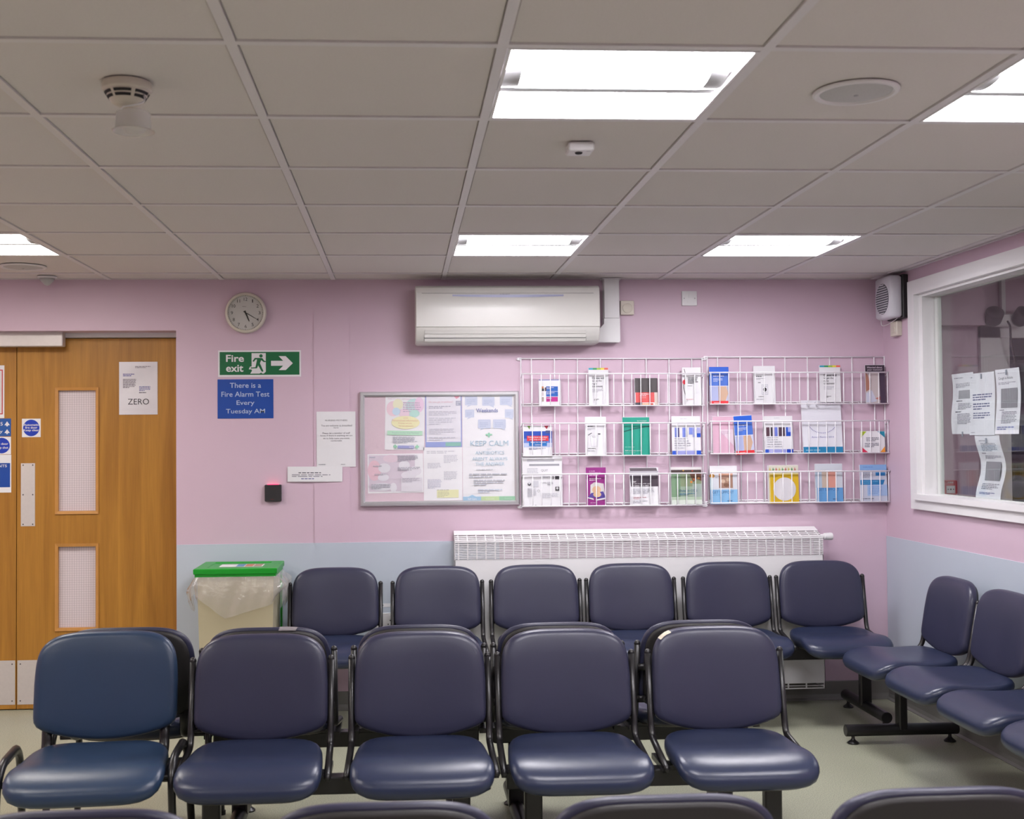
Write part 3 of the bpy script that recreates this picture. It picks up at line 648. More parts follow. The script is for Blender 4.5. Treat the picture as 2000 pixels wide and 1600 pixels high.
# trunking
x0, x1 = onY(1180, 590, WALL - .06).x, onY(1210, 590, WALL - .06).x; z1 = CEIL + .01; zb = onY(1195, 669, WALL - .06).z; zm = onY(1195, 622, WALL - .06).z
tr = thing('pipe_trunking', 'white pipe trunking running from the air conditioner up to the ceiling', 'trunking', (x0, WALL, zb))
MB().bbox(0, x1 - x0, -.06, .001, zm - zb + .001, CEIL - zb + .006, .003).obj('vertical_duct', PLAST, tr)
MB().loft([[(-.045, y, .003), (.0 + x1 - x0 - .006, y, .0), (x1 - x0 + .001, y, .006), (x1 - x0 + .001, y, zm - zb), (-.001, y, zm - zb), (-.002, y, zm - zb - .03), (-.045, y, zm - zb - .075)] for y in (-.063, .001)], True, True).obj('elbow', PLAST, tr)
MB().box(-.012, x1 - x0 + .012, -.072, .0, CEIL - zb - .004, CEIL - zb + .0005).obj('ceiling_collar', PLAST, tr)
# thermostat and fused spur
X, Z, W_, H_ = wall_rect(1211.5, 587.5, 1238, 615, WALL - .02)
th = thing('thermostat', 'small square thermostat with a round dial beside the pipe trunking', 'thermostat', (X, WALL, Z))
MB().bbox(-W_ / 2, W_ / 2, -.028, .001, 0, H_, .003).obj('body', CREAM, th); o = MB().lathe([(.027, 0), (.027, .007), (.024, .009)], n=28).obj('dial', CREAM, th, True, auto=40); o.location = (0, -.0275, H_ * .46); o.rotation_euler = (PI / 2, 0, 0)
X, Z, W_, H_ = wall_rect(1331, 569, 1360.5, 597.5, WALL)
fs_ = thing('fused_spur', 'square white fused switch plate high on the pink wall', 'switch', (X, WALL, Z))
MB().bbox(-W_ / 2, W_ / 2, -.010, .001, 0, H_, .002).obj('plate', PLAST, fs_); MB().box(-.003, W_ * .32, -.0135, -.009, H_ * .56, H_ * .88).obj('switch', PLAST, fs_)
MB().box(-.013, .014, -.012, -.009, H_ * .2, H_ * .32).obj('fuse_holder', PLAST, fs_)
for s in (-1, 1): MB().disc((s * W_ * .35, -.0112, H_ * .5), .0035, 'y', 10, .002).obj('screw', CAPM, fs_)
# socket between the wall chairs
X, Z, W_, H_ = wall_rect(722, 1197, 775, 1226, WALL)
so = thing('power_socket', 'white double power socket low behind the wall seats', 'socket', (X, WALL - .006, Z)); MB().bbox(-W_ / 2, W_ / 2, -.012, .001, 0, H_, .002).obj('plate', PLAST, so)
for s in (-1, 1):
    MB().box(s * .038 - .008, s * .038 + .008, -.0145, -.011, H_ * .6, H_ * .85).obj('switch', PLAST, so)
    for dx, dz in ((0, .5), (-.011, .25), (.011, .25)): MB().box(s * .038 + dx - .003, s * .038 + dx + .003, -.0126, -.011, H_ * dz - .003, H_ * dz + .003).obj('pin_hole', DARK, so)
dsign('socket_label', 'thin printed label strip above the power socket', 'label', (735, 1179, 768, 1186), [('l', .05, .2, .95, .8, 1, '#555560')], None, .001, WALL - .0065)

# ---- extractor fan and switch on the right wall
Yn = onX(1769, 580, XR - .012).y; Xf = onY(1738, 580, Yn).x; Yfar = onX(1709, 590, Xf).y
zt, zbm = onY(1748, 537, Yn).z, onY(1748, 619, Yn).z
cy_ = (Yn + Yfar) / 2; wd = Yfar - Yn; hh = zt - zbm; dp = XR - Xf
fan = thing('extractor_fan', 'white box extractor fan with a round louvred grille in the room corner', 'fan', (XR, cy_, zbm), (0, 0, -PI / 2))
MB().bbox(-wd / 2 - .006, wd / 2 + .006, -.030, .001, -.005, hh + .004, .004).obj('back_plate', mat('fan_black', (.015, .014, .016), .5, noise=(20, .1)), fan)
MB().bbox(-wd / 2, wd / 2, -dp, -.029, 0, hh, .010).obj('housing', mat('fan_white', (.66, .65, .71), .35, noise=(9, .02)), fan, True, auto=50)
gr_ = min(wd, hh) * .42; gz = hh * .47
o = MB().lathe([(gr_, 0), (gr_, .0025), (gr_ - .004, .003)], n=36).obj('grille_ring', mat('grille_shadow', (.10, .10, .12), .6, noise=(9, .1)), fan); o.location = (0, -dp + .001, gz); o.rotation_euler = (PI / 2, 0, 0)
for k in range(13):
    z = -gr_ + gr_ * 2 * (k + .5) / 13; L_ = math.sqrt(max(0, (gr_ - .003) ** 2 - z * z))
    MB().loft([[(x, -dp - .001, gz + z - .0035), (x, -dp - .006, gz + z - .001), (x, -dp - .006, gz + z + .001), (x, -dp - .001, gz + z + .003)] for x in (-L_, L_)], True, True).obj('louvre', _m['fan_white'], fan)
MB().tube(fillet([(-wd * .35, -dp * .8, 0.004), (-wd * .33, -dp * .8, -.035), (-wd * .2, -dp * .6, -.03), (wd * .1, -.04, -.01), (wd * .2, -.02, .01)], .03), .0018, 6).obj('pull_cord', PLAST, fan)
a = onX(1746, 642, XR); b = onX(1762, 642, XR); t_ = onX(1754, 628, XR).z; q_ = onX(1754, 657, XR).z
sw = thing('fan_switch', 'white switch box below the extractor fan', 'switch', (XR, (a.y + b.y) / 2, q_), (0, 0, -PI / 2)); W_ = a.y - b.y
MB().bbox(-W_ / 2 + .02, W_ / 2, -.03, .001, 0, t_ - q_, .003).obj('box', CREAM, sw); MB().box(-.006, .03, -.033, -.029, .018, .05).obj('rocker', CREAM, sw)

# ==================================================================== NOTICEBOARD
BY = WALL - .03
X, Z, W_, H_ = wall_rect(703, 764.5, 1014.5, 988, BY)
nb = thing('noticeboard', 'aluminium framed noticeboard covered in posters', 'noticeboard', (X, WALL, Z)); hw = W_ / 2; d = .026
MB().box(-hw + .01, hw - .01, -.012, .001, .01, H_ - .01).obj('backing', mat('board_fabric', (.60, .47, .53), .8, noise=(60, .03), bump=(200, .2)), nb)
def rail(p0, p1, inn):
    p0, p1, inn = Vector(p0), Vector(p1), Vector(inn); dirv = (p1 - p0).normalized(); R = []
    for p, s in ((p0, 1), (p1, -1)):
        prof = [(0, 0), (0, -.02), (.006, -.028), (.018, -.028), (d, -.020), (d, 0)]
        R.append([p + inn * a_ + dirv * (s * a_) + Vector((0, y, 0)) for a_, y in prof])
    MB().loft(R, True, True).obj('frame_rail', ALU, nb)
rail((-hw, 0, 0), (hw, 0, 0), (0, 0, 1)); rail((-hw, 0, H_), (hw, 0, H_), (0, 0, -1)); rail((-hw, 0, 0), (-hw, 0, H_), (1, 0, 0)); rail((hw, 0, 0), (hw, 0, H_), (-1, 0, 0))
PY = WALL - .0125
def poster(label, px, items, rot=0, group='posters pinned to the noticeboard'):  # pale haze over the board is mixed into the ink colours
    def haze(h, k=.38): return '#' + ''.join('%02x' % int(int(h[i:i + 2], 16) * (1 - k) + t_ * k) for i, t_ in ((1, 230), (3, 228), (5, 234)))
    items = [tuple(haze(v) if isinstance(v, str) and len(v) == 7 and v[0] == '#' else v for v in it) for it in items]
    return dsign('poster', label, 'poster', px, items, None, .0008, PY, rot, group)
A_ = '#aeb4c4'
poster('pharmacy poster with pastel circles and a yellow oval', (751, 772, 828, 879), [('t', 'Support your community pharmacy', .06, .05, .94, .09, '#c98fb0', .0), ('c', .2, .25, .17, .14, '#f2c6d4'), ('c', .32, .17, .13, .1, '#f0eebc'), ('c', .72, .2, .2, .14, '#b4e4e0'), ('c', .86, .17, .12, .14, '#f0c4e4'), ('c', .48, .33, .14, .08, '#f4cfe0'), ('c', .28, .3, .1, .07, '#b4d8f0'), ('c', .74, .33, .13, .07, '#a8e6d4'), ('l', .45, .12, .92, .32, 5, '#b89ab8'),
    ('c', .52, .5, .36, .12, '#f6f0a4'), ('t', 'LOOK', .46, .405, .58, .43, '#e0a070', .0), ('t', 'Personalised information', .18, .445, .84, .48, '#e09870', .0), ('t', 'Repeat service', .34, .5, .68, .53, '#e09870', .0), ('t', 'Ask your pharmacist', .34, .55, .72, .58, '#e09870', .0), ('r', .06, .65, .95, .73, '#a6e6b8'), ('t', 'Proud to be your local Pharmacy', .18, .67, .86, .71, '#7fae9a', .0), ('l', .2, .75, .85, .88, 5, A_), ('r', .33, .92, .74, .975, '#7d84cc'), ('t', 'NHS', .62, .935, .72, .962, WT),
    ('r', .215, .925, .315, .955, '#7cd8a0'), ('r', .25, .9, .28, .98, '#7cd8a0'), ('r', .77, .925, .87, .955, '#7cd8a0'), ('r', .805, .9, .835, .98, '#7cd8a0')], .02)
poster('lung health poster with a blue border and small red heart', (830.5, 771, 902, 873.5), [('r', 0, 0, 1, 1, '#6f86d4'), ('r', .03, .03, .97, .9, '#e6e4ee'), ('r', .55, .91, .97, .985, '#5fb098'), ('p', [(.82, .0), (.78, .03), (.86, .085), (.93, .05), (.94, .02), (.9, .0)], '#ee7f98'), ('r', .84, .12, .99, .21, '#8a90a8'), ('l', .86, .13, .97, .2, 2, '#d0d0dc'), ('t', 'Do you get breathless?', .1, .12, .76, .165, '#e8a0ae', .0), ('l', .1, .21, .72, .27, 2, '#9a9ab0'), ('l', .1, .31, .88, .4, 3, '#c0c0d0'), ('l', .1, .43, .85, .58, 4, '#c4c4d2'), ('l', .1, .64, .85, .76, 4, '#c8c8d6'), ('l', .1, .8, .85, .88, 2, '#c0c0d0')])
bub = '#bcc8e4'
def bubble(u, v, w2, h2, s): return [('p', [(u, v + .004), (u + .01, v), (u + w2 - .01, v), (u + w2, v + .004), (u + w2, v + h2 - .004), (u + w2 - .01, v + h2), (u + .12 if s < 0 else u + w2 - .02, v + h2), (u + .03 if s < 0 else u + w2 - .01, v + h2 + .018), (u + .06 if s < 0 else u + w2 - .1, v + h2), (u + .01, v + h2), (u, v + h2 - .004)], bub), ('l', u + .03, v + .025, u + w2 - .03, v + h2 - .012, 3, '#9fb0d4')]
kc = []
for (u, v, w2, h2, s) in ((.05, .015, .23, .085, -1), (.37, .02, .23, .085, 1), (.7, .015, .23, .085, 1), (.05, .14, .17, .075, -1), (.79, .14, .16, .08, 1), (.29, .235, .235, .085, -1), (.57, .235, .235, .085, 1)): kc += bubble(u, v, w2, h2, s)
TL = '#93bfd6'
kc += [('t', 'Weekends', .255, .13, .66, .168, '#5d69a8', .02), ('r', .43, .372, .55, .385, '#6fcf9c'), ('r', .475, .36, .505, .405, '#6fcf9c'),
       ('t', 'KEEP CALM', .145, .435, .85, .485, TL, .0), ('t', 'AND', .44, .505, .54, .52, '#c2dce6', .0), ('t', 'ANTIBIOTICS', .235, .535, .77, .566, TL, .0), ('t', "AREN'T ALWAYS", .175, .59, .83, .622, TL, .0), ('t', 'THE ANSWER', .235, .64, .775, .672, TL, .0),
       ('l', .25, .7, .78, .715, 1, '#c6ccd4'), ('l', .12, .74, .88, .79, 2, '#b0b6c2'), ('l', .2, .8, .8, .86, 3, '#b0b6c2'), ('l', .28, .89, .75, .93, 2, '#b8c8dc'),
       ('p', [(0, .962), (.1, .962), (.17, .945), (.24, .962), (.335, .962), (.335, 1), (0, 1)], '#7fb8de'), ('t', 'Self Care', .09, .975, .25, .992, WT), ('r', .335, .962, .67, 1, '#b6dc84'), ('r', .67, .962, 1, 1, '#74c48a'), ('t', 'Choose', .42, .975, .58, .99, '#d8ecbc'), ('t', 'Support', .77, .975, .91, .99, '#a8dcb8')]
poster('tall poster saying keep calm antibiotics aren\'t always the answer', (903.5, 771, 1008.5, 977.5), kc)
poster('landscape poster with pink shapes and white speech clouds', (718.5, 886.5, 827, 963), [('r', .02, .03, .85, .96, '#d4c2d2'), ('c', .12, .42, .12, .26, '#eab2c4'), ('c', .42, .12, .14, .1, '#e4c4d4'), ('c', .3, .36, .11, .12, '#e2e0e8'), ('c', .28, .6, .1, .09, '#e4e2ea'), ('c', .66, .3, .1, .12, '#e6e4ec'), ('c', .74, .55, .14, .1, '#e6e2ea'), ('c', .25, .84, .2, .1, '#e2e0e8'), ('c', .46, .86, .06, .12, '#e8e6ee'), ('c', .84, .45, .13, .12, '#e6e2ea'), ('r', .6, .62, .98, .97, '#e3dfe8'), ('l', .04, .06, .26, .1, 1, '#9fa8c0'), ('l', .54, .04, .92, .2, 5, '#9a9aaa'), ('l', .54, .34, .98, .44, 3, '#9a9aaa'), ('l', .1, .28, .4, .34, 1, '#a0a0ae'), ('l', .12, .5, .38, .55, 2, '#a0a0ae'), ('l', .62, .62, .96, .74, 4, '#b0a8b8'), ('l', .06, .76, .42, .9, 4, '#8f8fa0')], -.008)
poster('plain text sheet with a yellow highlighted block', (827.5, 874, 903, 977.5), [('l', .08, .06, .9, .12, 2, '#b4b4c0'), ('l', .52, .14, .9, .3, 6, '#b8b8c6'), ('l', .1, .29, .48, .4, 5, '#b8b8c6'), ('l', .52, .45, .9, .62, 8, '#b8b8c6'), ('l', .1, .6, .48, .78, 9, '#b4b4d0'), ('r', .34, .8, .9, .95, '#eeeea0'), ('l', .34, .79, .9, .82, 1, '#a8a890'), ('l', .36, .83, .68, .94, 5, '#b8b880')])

# ==================================================================== RADIATOR
RY = 6.275
zt_ = onY(1250, 1034, WALL).z; zf = onY(1250, 1053, RY).z; zbot = onY(1560, 1346, RY).z
rad = thing('radiator', 'white low surface temperature radiator with grilles along its top', 'radiator', ((RXL + RXR) / 2, WALL, 0)); hw = (RXR - RXL) / 2
fy = RY - WALL; gz1 = zf - .004; gz0 = onY(1250, 1089, RY).z
bd = MB(); bd.box(-hw, hw, fy, fy + .003, zbot + .03, gz0)                        # front plate
bd.box(-hw, -hw + .003, fy, -.006, zbot, zf - .002); bd.box(hw - .003, hw, fy, -.006, zbot, zf - .002)
bd.loft([[(x, fy + .001, zf - .004), (x, -.006, zt_ - .002), (x, -.006, zf - .004)] for x in (-hw, -hw + .003)], True, True); bd.loft([[(x, fy + .001, zf - .004), (x, -.006, zt_ - .002), (x, -.006, zf - .004)] for x in (hw - .003, hw)], True, True)
bd.obj('casing', RADM, rad)
MB().box(-hw, hw, fy - .001, fy + .006, gz1 - .004, gz1 + .006).obj('front_edge', RADM, rad)
nrow = 10; slat = None
for k in range(nrow + 1):
    z = gz0 + (gz1 - gz0 - .004) * k / nrow
    if slat is None:
        o_ = MB().box(-hw + .003, hw - .003, 0, .002, -.0024, .0024).obj('grille_slat', RADM, rad, loc=(0, fy, z)); slat = o_.data
    else: link('grille_slat', slat, rad, (0, fy, z))
npil = 40; rb1 = MB().box(-.003, .003, -.0006, .0026, gz0, gz1).obj('grille_rib', RADM, rad, loc=(-hw + .02, fy, 0)).data
L_ = math.hypot(-.02 - fy, zt_ - zf); an = math.atan2(zt_ - zf, -.02 - fy)
o_ = MB().box(-.003, .003, 0, L_, -.001, .0015).obj('grille_rib', RADM, rad, loc=(-hw + .02, fy, zf - .001)); o_.rotation_euler = (an, 0, 0); rb2 = o_.data
for k in range(3):
    o_ = MB().box(-hw + .003, hw - .003, 0, .013, -.001, .001).obj('grille_slat', RADM, rad, loc=(0, fy + math.cos(an) * (.010 + .0235 * k), zf + math.sin(an) * (.010 + .0235 * k))); o_.rotation_euler = (an, 0, 0)
o_ = MB().box(-hw, hw, .083, L_ + .012, -.001, .002).obj('top_plate', RADM, rad, loc=(0, fy, zf)); o_.rotation_euler = (an, 0, 0)
for k in range(1, npil + 1):
    x = -hw + .02 + (2 * hw - .04) * k / npil; link('grille_rib', rb1, rad, (x, fy, 0)); link('grille_rib', rb2, rad, (x, fy, zf - .001), (an, 0, 0))
MB().box(-hw + .09, hw - .09, -.085, -.03, zbot + .04, gz0 - .03).obj('heating_panel', RADM, rad)
MB().box(-hw + .09, hw - .09, -.03, -.006, zbot + .1, gz0 - .1).obj('wall_bracket', RADM, rad)
# lower grille
MB().box(-hw, hw, fy, fy + .003, zbot, zbot + .006).obj('lower_edge', RADM, rad)
for k in range(npil // 2 + 1):
    x = -hw + .004 + (2 * hw - .008) * k / (npil // 2); MB().box(x - .004, x + .004, fy, fy + .003, zbot + .004, zbot + .031).obj('lower_rib', RADM, rad)
MB().box(-hw, hw, fy + .0005, fy + .002, zbot + .015, zbot + .0185).obj('lower_slat', RADM, rad)
c_ = onY(1607, 1048, RY + .04)
vl = MB().lathe([(.013, 0), (.013, .02), (.019, .024), (.021, .06), (.019, .068)], n=20).obj('thermostat_valve', PLAST, rad, True, auto=40); vl.location = (hw - .003, fy + .04, c_.z); vl.rotation_euler = (0, PI / 2, 0)

# ==================================================================== BIN
bx0, bx1 = onY(377, 1112, 6.0).x, onY(541, 1112, 6.0).x; bzt = onY(460, 1111, 6.0).z
bn = thing('pedal_bin', 'beige pedal bin with a green lid and clear liner', 'bin', ((bx0 + bx1) / 2, 6.185, 0)); hw = (bx1 - bx0) / 2; hd = .185
bzl = onY(460, 1125, 6.0).z
MB().loft([[(-a_, -b_, z), (a_, -b_, z), (a_, b_, z), (-a_, b_, z)] for a_, b_, z in ((hw - .035, hd - .03, .03), (hw - .018, hd - .012, bzl - .005), (hw - .018, hd - .012, bzl))], True, True).obj('body', BEIGE, bn)
MB().bbox(-hw + .02, hw - .02, -hd + .004, hd - .01, 0, .045, .006).obj('base', GREEN, bn)
MB().bbox(-.06, .06, -hd - .035, -hd + .02, .012, .028, .004).obj('pedal', GREEN, bn)
MB().box(hw - .018, hw - .008, hd - .05, hd - .01, .03, bzl).obj('rear_post', GREEN, bn)
lid = MB().loft([[(-a_, -b_, z), (a_, -b_, z), (a_, b_, z), (-a_, b_, z)] for a_, b_, z in ((hw - .007, hd - .004, bzl - .006), (hw - .007, hd - .004, bzl + .008), (hw - .001, hd, bzl + .010), (hw, hd, bzt - .004), (hw - .004, hd - .004, bzt), (hw - .06, hd - .05, bzt), (hw - .065, hd - .055, bzt - .004))], True, True).obj('lid', GREEN, bn)
prints(lid, 1, 1, [], 0)
lab = MB().box(-.10, .12, -.06, .06, bzt - .0045, bzt - .003).obj('lid_label', PAPER, lid)
for q, c in enumerate(('#5a8cc0', '#d07858', '#b08878')): MB().box(-.015 + q * .045, .025 + q * .045, -.055, .055, bzt - .0035, bzt - .0025).obj('label_panel', ink(c), lid)
# liner film skirt
lin_ = MB(); n = 96; per = []
A2, B2 = hw - .012, hd - .006
for k in range(n):
    t = 4 * k / n; s = int(t); f_ = t - s
    per.append([(-A2 + 2 * A2 * f_, -B2, 0, -1), (A2, -B2 + 2 * B2 * f_, 1, 0), (A2 - 2 * A2 * f_, B2, 0, 1), (-A2, B2 - 2 * B2 * f_, -1, 0)][s])
R = []
for j in range(11):
    v = j / 10; ring = []
    for k, (x, y, nx_, ny_) in enumerate(per):
        if ny_ < 0:
            u = (x + A2) / (2 * A2); L2 = .085 + (.125 * (u / .37) if u < .37 else .125 * (1 - .62 * ((u - .37) / .63)))
        else: L2 = .13 + .05 * math.sin(k * .7)
        wr = .010 * math.sin(k * .55 + v * 3) * math.sin(k * .21 + 1.3 + v * 2) + .007 * math.sin(k * 1.3 + v * 5); out = (.006 + .020 * math.sin(v * 2.2)) + wr * min(1, v * 2) + (.028 * math.sin(v * PI) if nx_ > 0 else 0) + (.012 if nx_ < 0 else 0) * math.sin(v * PI)
        ring.append((x + (nx_ or .25 * x / A2) * max(out, .002), y + (ny_ or .25 * y / B2) * max(out, .002), bzl - .004 - L2 * v))
    R.append(ring)
lin_.loft(R).obj('liner', FILM, bn, True)
# ==================================================================== LEAFLET RACKS
RKF, RKB = WALL - .062, WALL - .009
def rack(label, px0, px1, top, bot, tiers):
    """px0..px1 edges, tiers = (front top wire, front bottom wire) pixel rows"""
    xm = (px0 + px1) / 2; a = onY(px0, 850, RKB).x; b = onY(px1, 850, RKB).x; zt = onY(xm, top, RKB).z; zb = onY(xm, bot, RKB).z
    r = thing('leaflet_rack', label, 'leaflet rack', ((a + b) / 2, WALL, zb), (0, .0035, 0), group='white wire leaflet racks'); hw = (b - a) / 2; H = zt - zb; yb = RKB - WALL; yf = RKF - WALL
    g = MB(); g.tube([(-hw, yb, 0), (hw, yb, 0)], .0034, 6); g.tube([(-hw, yb, H), (hw, yb, H)], .0034, 6)
    n = 8
    for k in range(n):
        x = -hw + .058 + (2 * hw - .116) * k / (n - 1); g.tube([(x, yb, 0), (x, yb, H)], .0032, 6)
    for s in (-1, 1): g.tube([(s * hw, yb, 0), (s * hw, yb, H)], .0032, 6)
    g.obj('back_grid', WIRE, r, True)
    for (ft, fb) in tiers:
        z1 = onY(xm, ft, RKF).z - zb; z0 = onY(xm, fb, RKF).z - zb
        bk = MB(); bk.tube([(-hw - .003, yf - .003, z1), (hw + .003, yf - .003, z1)], .0037, 6); bk.tube([(-hw, yf - .003, z0), (hw, yf - .003, z0)], .0032, 6)
        bk.tube([(-hw, yb, z0 + .012), (hw, yb, z0 + .012)], .0032, 6)
        nf = 20
        for k in range(nf + 1):
            x = -hw + .006 + (2 * hw - .012) * k / nf
            bk.tube([(x, yf, z1 + .003), (x, yf, z0 + .004), (x, yf + .006, z0 - .001), (x, yb, z0 + .010)], .0026, 5)
        for s in (-1, 1): bk.tube([(s * hw, yf, z1), (s * hw, yf + .02, z1 - .012), (s * hw, yb, z1 - .02)], .0026, 5)
        bk.obj('basket', WIRE, r, True)
    for x, z in ((-hw, 0), (hw, 0), (-hw, H), (hw, H)):
        s = 1 if x > 0 else -1; lg = MB(); lg.tube([(x - s * .004, yb, z - .006), (x + s * .016, yb, z - .008), (x + s * .022, yb, z - .003), (x + s * .016, yb, z + .003), (x - s * .004, yb, z + .002)], .003, 6); lg.disc((x + s * .013, yb - .002, z - .0025), .0045, 'y', 10, .009); lg.obj('fixing_lug', WIRE, r, True)
    return r
rack('white wire leaflet rack mounted beside the noticeboard', 1017.5, 1372, 700.5, 988, ((730, 792.5), (826.5, 890), (925.5, 988)))
rack('white wire leaflet rack mounted next to the window wall corner', 1382, 1728.5, 697.5, 980, ((727.5, 789), (822.5, 885.5), (921, 981.5)))

def leaflet(label, px, items, paper=None, t=.010, tilt=.05, roll=0, fold=None, n_stack=2):
    Y0 = RKF + .012
    X, Z, W_, H_ = wall_rect(*px, Y0 + .008)
    r = thing('leaflet_stack', label, 'leaflets', (X, Y0, Z + .001), (-tilt, roll, 0), group='leaflets in the wire racks')
    PM = paper or PAPER
    if fold: return curled(r, W_, H_, items, PM, t, fold)
    MB().box(-W_ / 2, W_ / 2, 0, .0012, 0, H_).obj('front_leaflet', PM, r)
    for k in range(1, n_stack + 1):
        a = t * k / n_stack; dx = random.uniform(-.0025, .0025); MB().box(-W_ / 2 + dx, W_ / 2 + dx, a - t / n_stack + .0013, a, random.uniform(0, .001), H_ + random.uniform(-.002, .003)).obj('leaflet_behind', PAPER, r)
    prints(r, W_, H_, items, 0)
    return r
def curled(r, W_, H_, items, PM, t, fold):
    nz = 14; mb = MB(); R = []
    for j in range(nz + 1):
        v = j / nz; y = fold(1 - v); R.append([(-W_ / 2, y, v * H_), (W_ / 2, y, v * H_), (W_ / 2, y + t, v * H_), (-W_ / 2, y + t, v * H_)])
    mb.loft(R, True, True).obj('front_leaflet', PM, r, False)
    split = []
    for it in items:                                   # cut panels into strips so they follow the curl
        if it[0] == 'r' and it[4] - it[2] > .08:
            n = int((it[4] - it[2]) / .07) + 1
            for k in range(n): split.append(('r', it[1], it[2] + (it[4] - it[2]) * k / n, it[3], it[2] + (it[4] - it[2]) * (k + 1) / n, it[5]))
        else: split.append(it)
    prints(r, W_, H_, split, -.0004, eps=.00002 if len(split) > 30 else .00008, bend=lambda u, v: fold(v)); return r
RB_ = [('r', 0, 0, .22, .05, '#3aa6c0'), ('r', .22, 0, .42, .05, '#2f9e62'), ('r', .42, 0, .62, .05, '#a8cc4a'), ('r', .62, 0, .8, .05, '#f2e04a'), ('r', .8, 0, 1, .05, '#ec6a5c')]
KB = '#3a3a40'
def choose(): return RB_ + [('t', 'Choose well', .17, .24, .8, .30, KB, .012), ('t', 'to get the', .17, .32, .65, .385, KB, .004), ('t', 'right', .17, .40, .42, .46, KB, .004), ('t', 'treatment', .17, .475, .7, .52, KB, .004), ('l', .17, .56, .75, .66, 3, '#c4c4cc'), ('l', .25, .83, .55, .88, 2, KB)]
# top tier, rack by the noticeboard
leaflet('white booklets with two blue panels and a magenta panel', (1052.5, 742, 1094.5, 793), [('r', 0, 0, 1, .025, '#3a4aa8'), ('r', .10, .26, .22, .44, '#c07a48'), ('r', .12, .34, .24, .44, '#2a2630'), ('r', .33, .26, .88, .445, '#1462c0'), ('r', .33, .46, .88, .645, '#1462c0'), ('r', .33, .665, .87, .845, '#c2188a'), ('r', .27, .3, .34, .44, '#4a3038'), ('r', .10, .48, .22, .62, '#d8ccd0'), ('r', .10, .67, .22, .84, '#a89a90'), ('l', .36, .29, .75, .37, 2, WT), ('l', .36, .49, .78, .57, 2, WT), ('l', .36, .695, .78, .74, 1, WT)])
leaflet('slim choose well leaflets with a rainbow top, beside the two blue panel booklets', (1150, 719, 1188, 792), choose())
leaflet('leaflets with a dark grey cover and a red title box', (1240, 739, 1284, 792), [('r', 0, 0, 1, .53, '#4a4446'), ('r', .02, .53, .85, .9, '#e45a5a'), ('r', 0, .9, .3, 1, '#4a4a55'), ('r', .3, .92, .62, 1, '#e8c0a0'), ('r', .85, .53, 1, 1, '#d8c8c0'), ('r', .62, .93, .8, 1, '#c0503a'), ('l', .25, .56, .8, .62, 1, WT), ('l', .2, .63, .75, .68, 1, WT), ('l', .2, .71, .8, .74, 1, '#f0c0c0')], t=.016)
wave = [('p', [(.1 + .06 * math.sin(v * 9), .04 + v * .9), (.13 + .06 * math.sin(v * 9), .04 + v * .9), (.13 + .06 * math.sin((v + .07) * 9), .04 + (v + .07) * .9), (.1 + .06 * math.sin((v + .07) * 9), .04 + (v + .07) * .9)], '#4a3a40') for v in [k * .07 for k in range(14)]]
leaflet('slim white leaflets with a red oval on a dark wavy line', (1332.5, 718, 1369, 792), wave + [('c', .1, .39, .09, .06, '#e0344a'), ('l', .3, .26, .85, .44, 5, KB), ('l', .28, .48, .75, .5, 1, '#6a6a72'), ('l', .15, .835, .9, .855, 1, '#d85a64')])
# top tier, rack by the corner
def blue_slim(): return [('r', 0, 0, 1, .175, '#1660d8'), ('r', 0, .175, 1, .5, '#4a78d8'), ('r', 0, .51, .45, .9, '#b4bce4'), ('r', .45, .51, 1, .9, '#d8b49a'), ('p', [(.85, .51), (1, .51), (1, .9), (.8, .9), (.95, .7)], '#ccd0ea'), ('r', 0, .9, 1, 1, '#e8303a'), ('r', 0, .5, 1, .515, '#e8e8f4'), ('t', 'and migraine', .2, .22, .75, .27, WT), ('l', .2, .3, .7, .4, 3, '#c8d4f4'), ('l', .2, .935, .65, .965, 1, '#ffd0d0')]
leaflet('slim blue and red leaflets standing alone in the top tier', (1385.5, 717, 1423.5, 791), blue_slim())
leaflet('white leaflets with a black dot inside a small drawn frame', (1472, 715.5, 1513.5, 789), [('l', .12, .25, .68, .3, 1, '#55555c'), ('l', .12, .32, .55, .36, 2, '#7a7a82'), ('l', .2, .42, .4, .46, 1, '#6a6a70'), ('r', .36, .49, .66, .76, '#c4c4ce'), ('r', .38, .505, .64, .745, '#ecebf1'), ('t', 'Where', .42, .52, .6, .55, KB, .0), ('c', .51, .625, .085, .055, '#26242a'), ('t', 'QUALITY', .42, .69, .6, .72, KB, .0), ('l', .2, .80, .85, .83, 1, KB), ('l', .1, .87, .9, .9, 1, '#a0a0aa')])
leaflet('slim choose well leaflets with a rainbow top, above the annual review booklet', (1601.5, 714, 1641.5, 786), choose())
leaflet('leaflets titled worried about your memory', (1690.5, 713.5, 1728, 788), [('r', 0, 0, 1, .17, '#362a38'), ('r', 0, .17, 1, 1, '#cfc4c4'), ('t', 'Worried about', .08, .035, .88, .085, '#d8ccd8'), ('t', 'your memory?', .1, .1, .88, .155, '#d8ccd8'), ('p', [(0, .2), (.12, .25), (.25, .62), (0, .7)], '#b07a68'), ('r', .72, .2, 1, 1, '#4a3a50'), ('p', [(.0, .74), (.3, .66), (.55, .95), (.3, .98), (.0, .98)], '#cfd2e4'), ('p', [(.45, .88), (.72, .82), (.72, .92)], '#c47a70'), ('r', .1, .17, .5, .2, '#3a3030')])
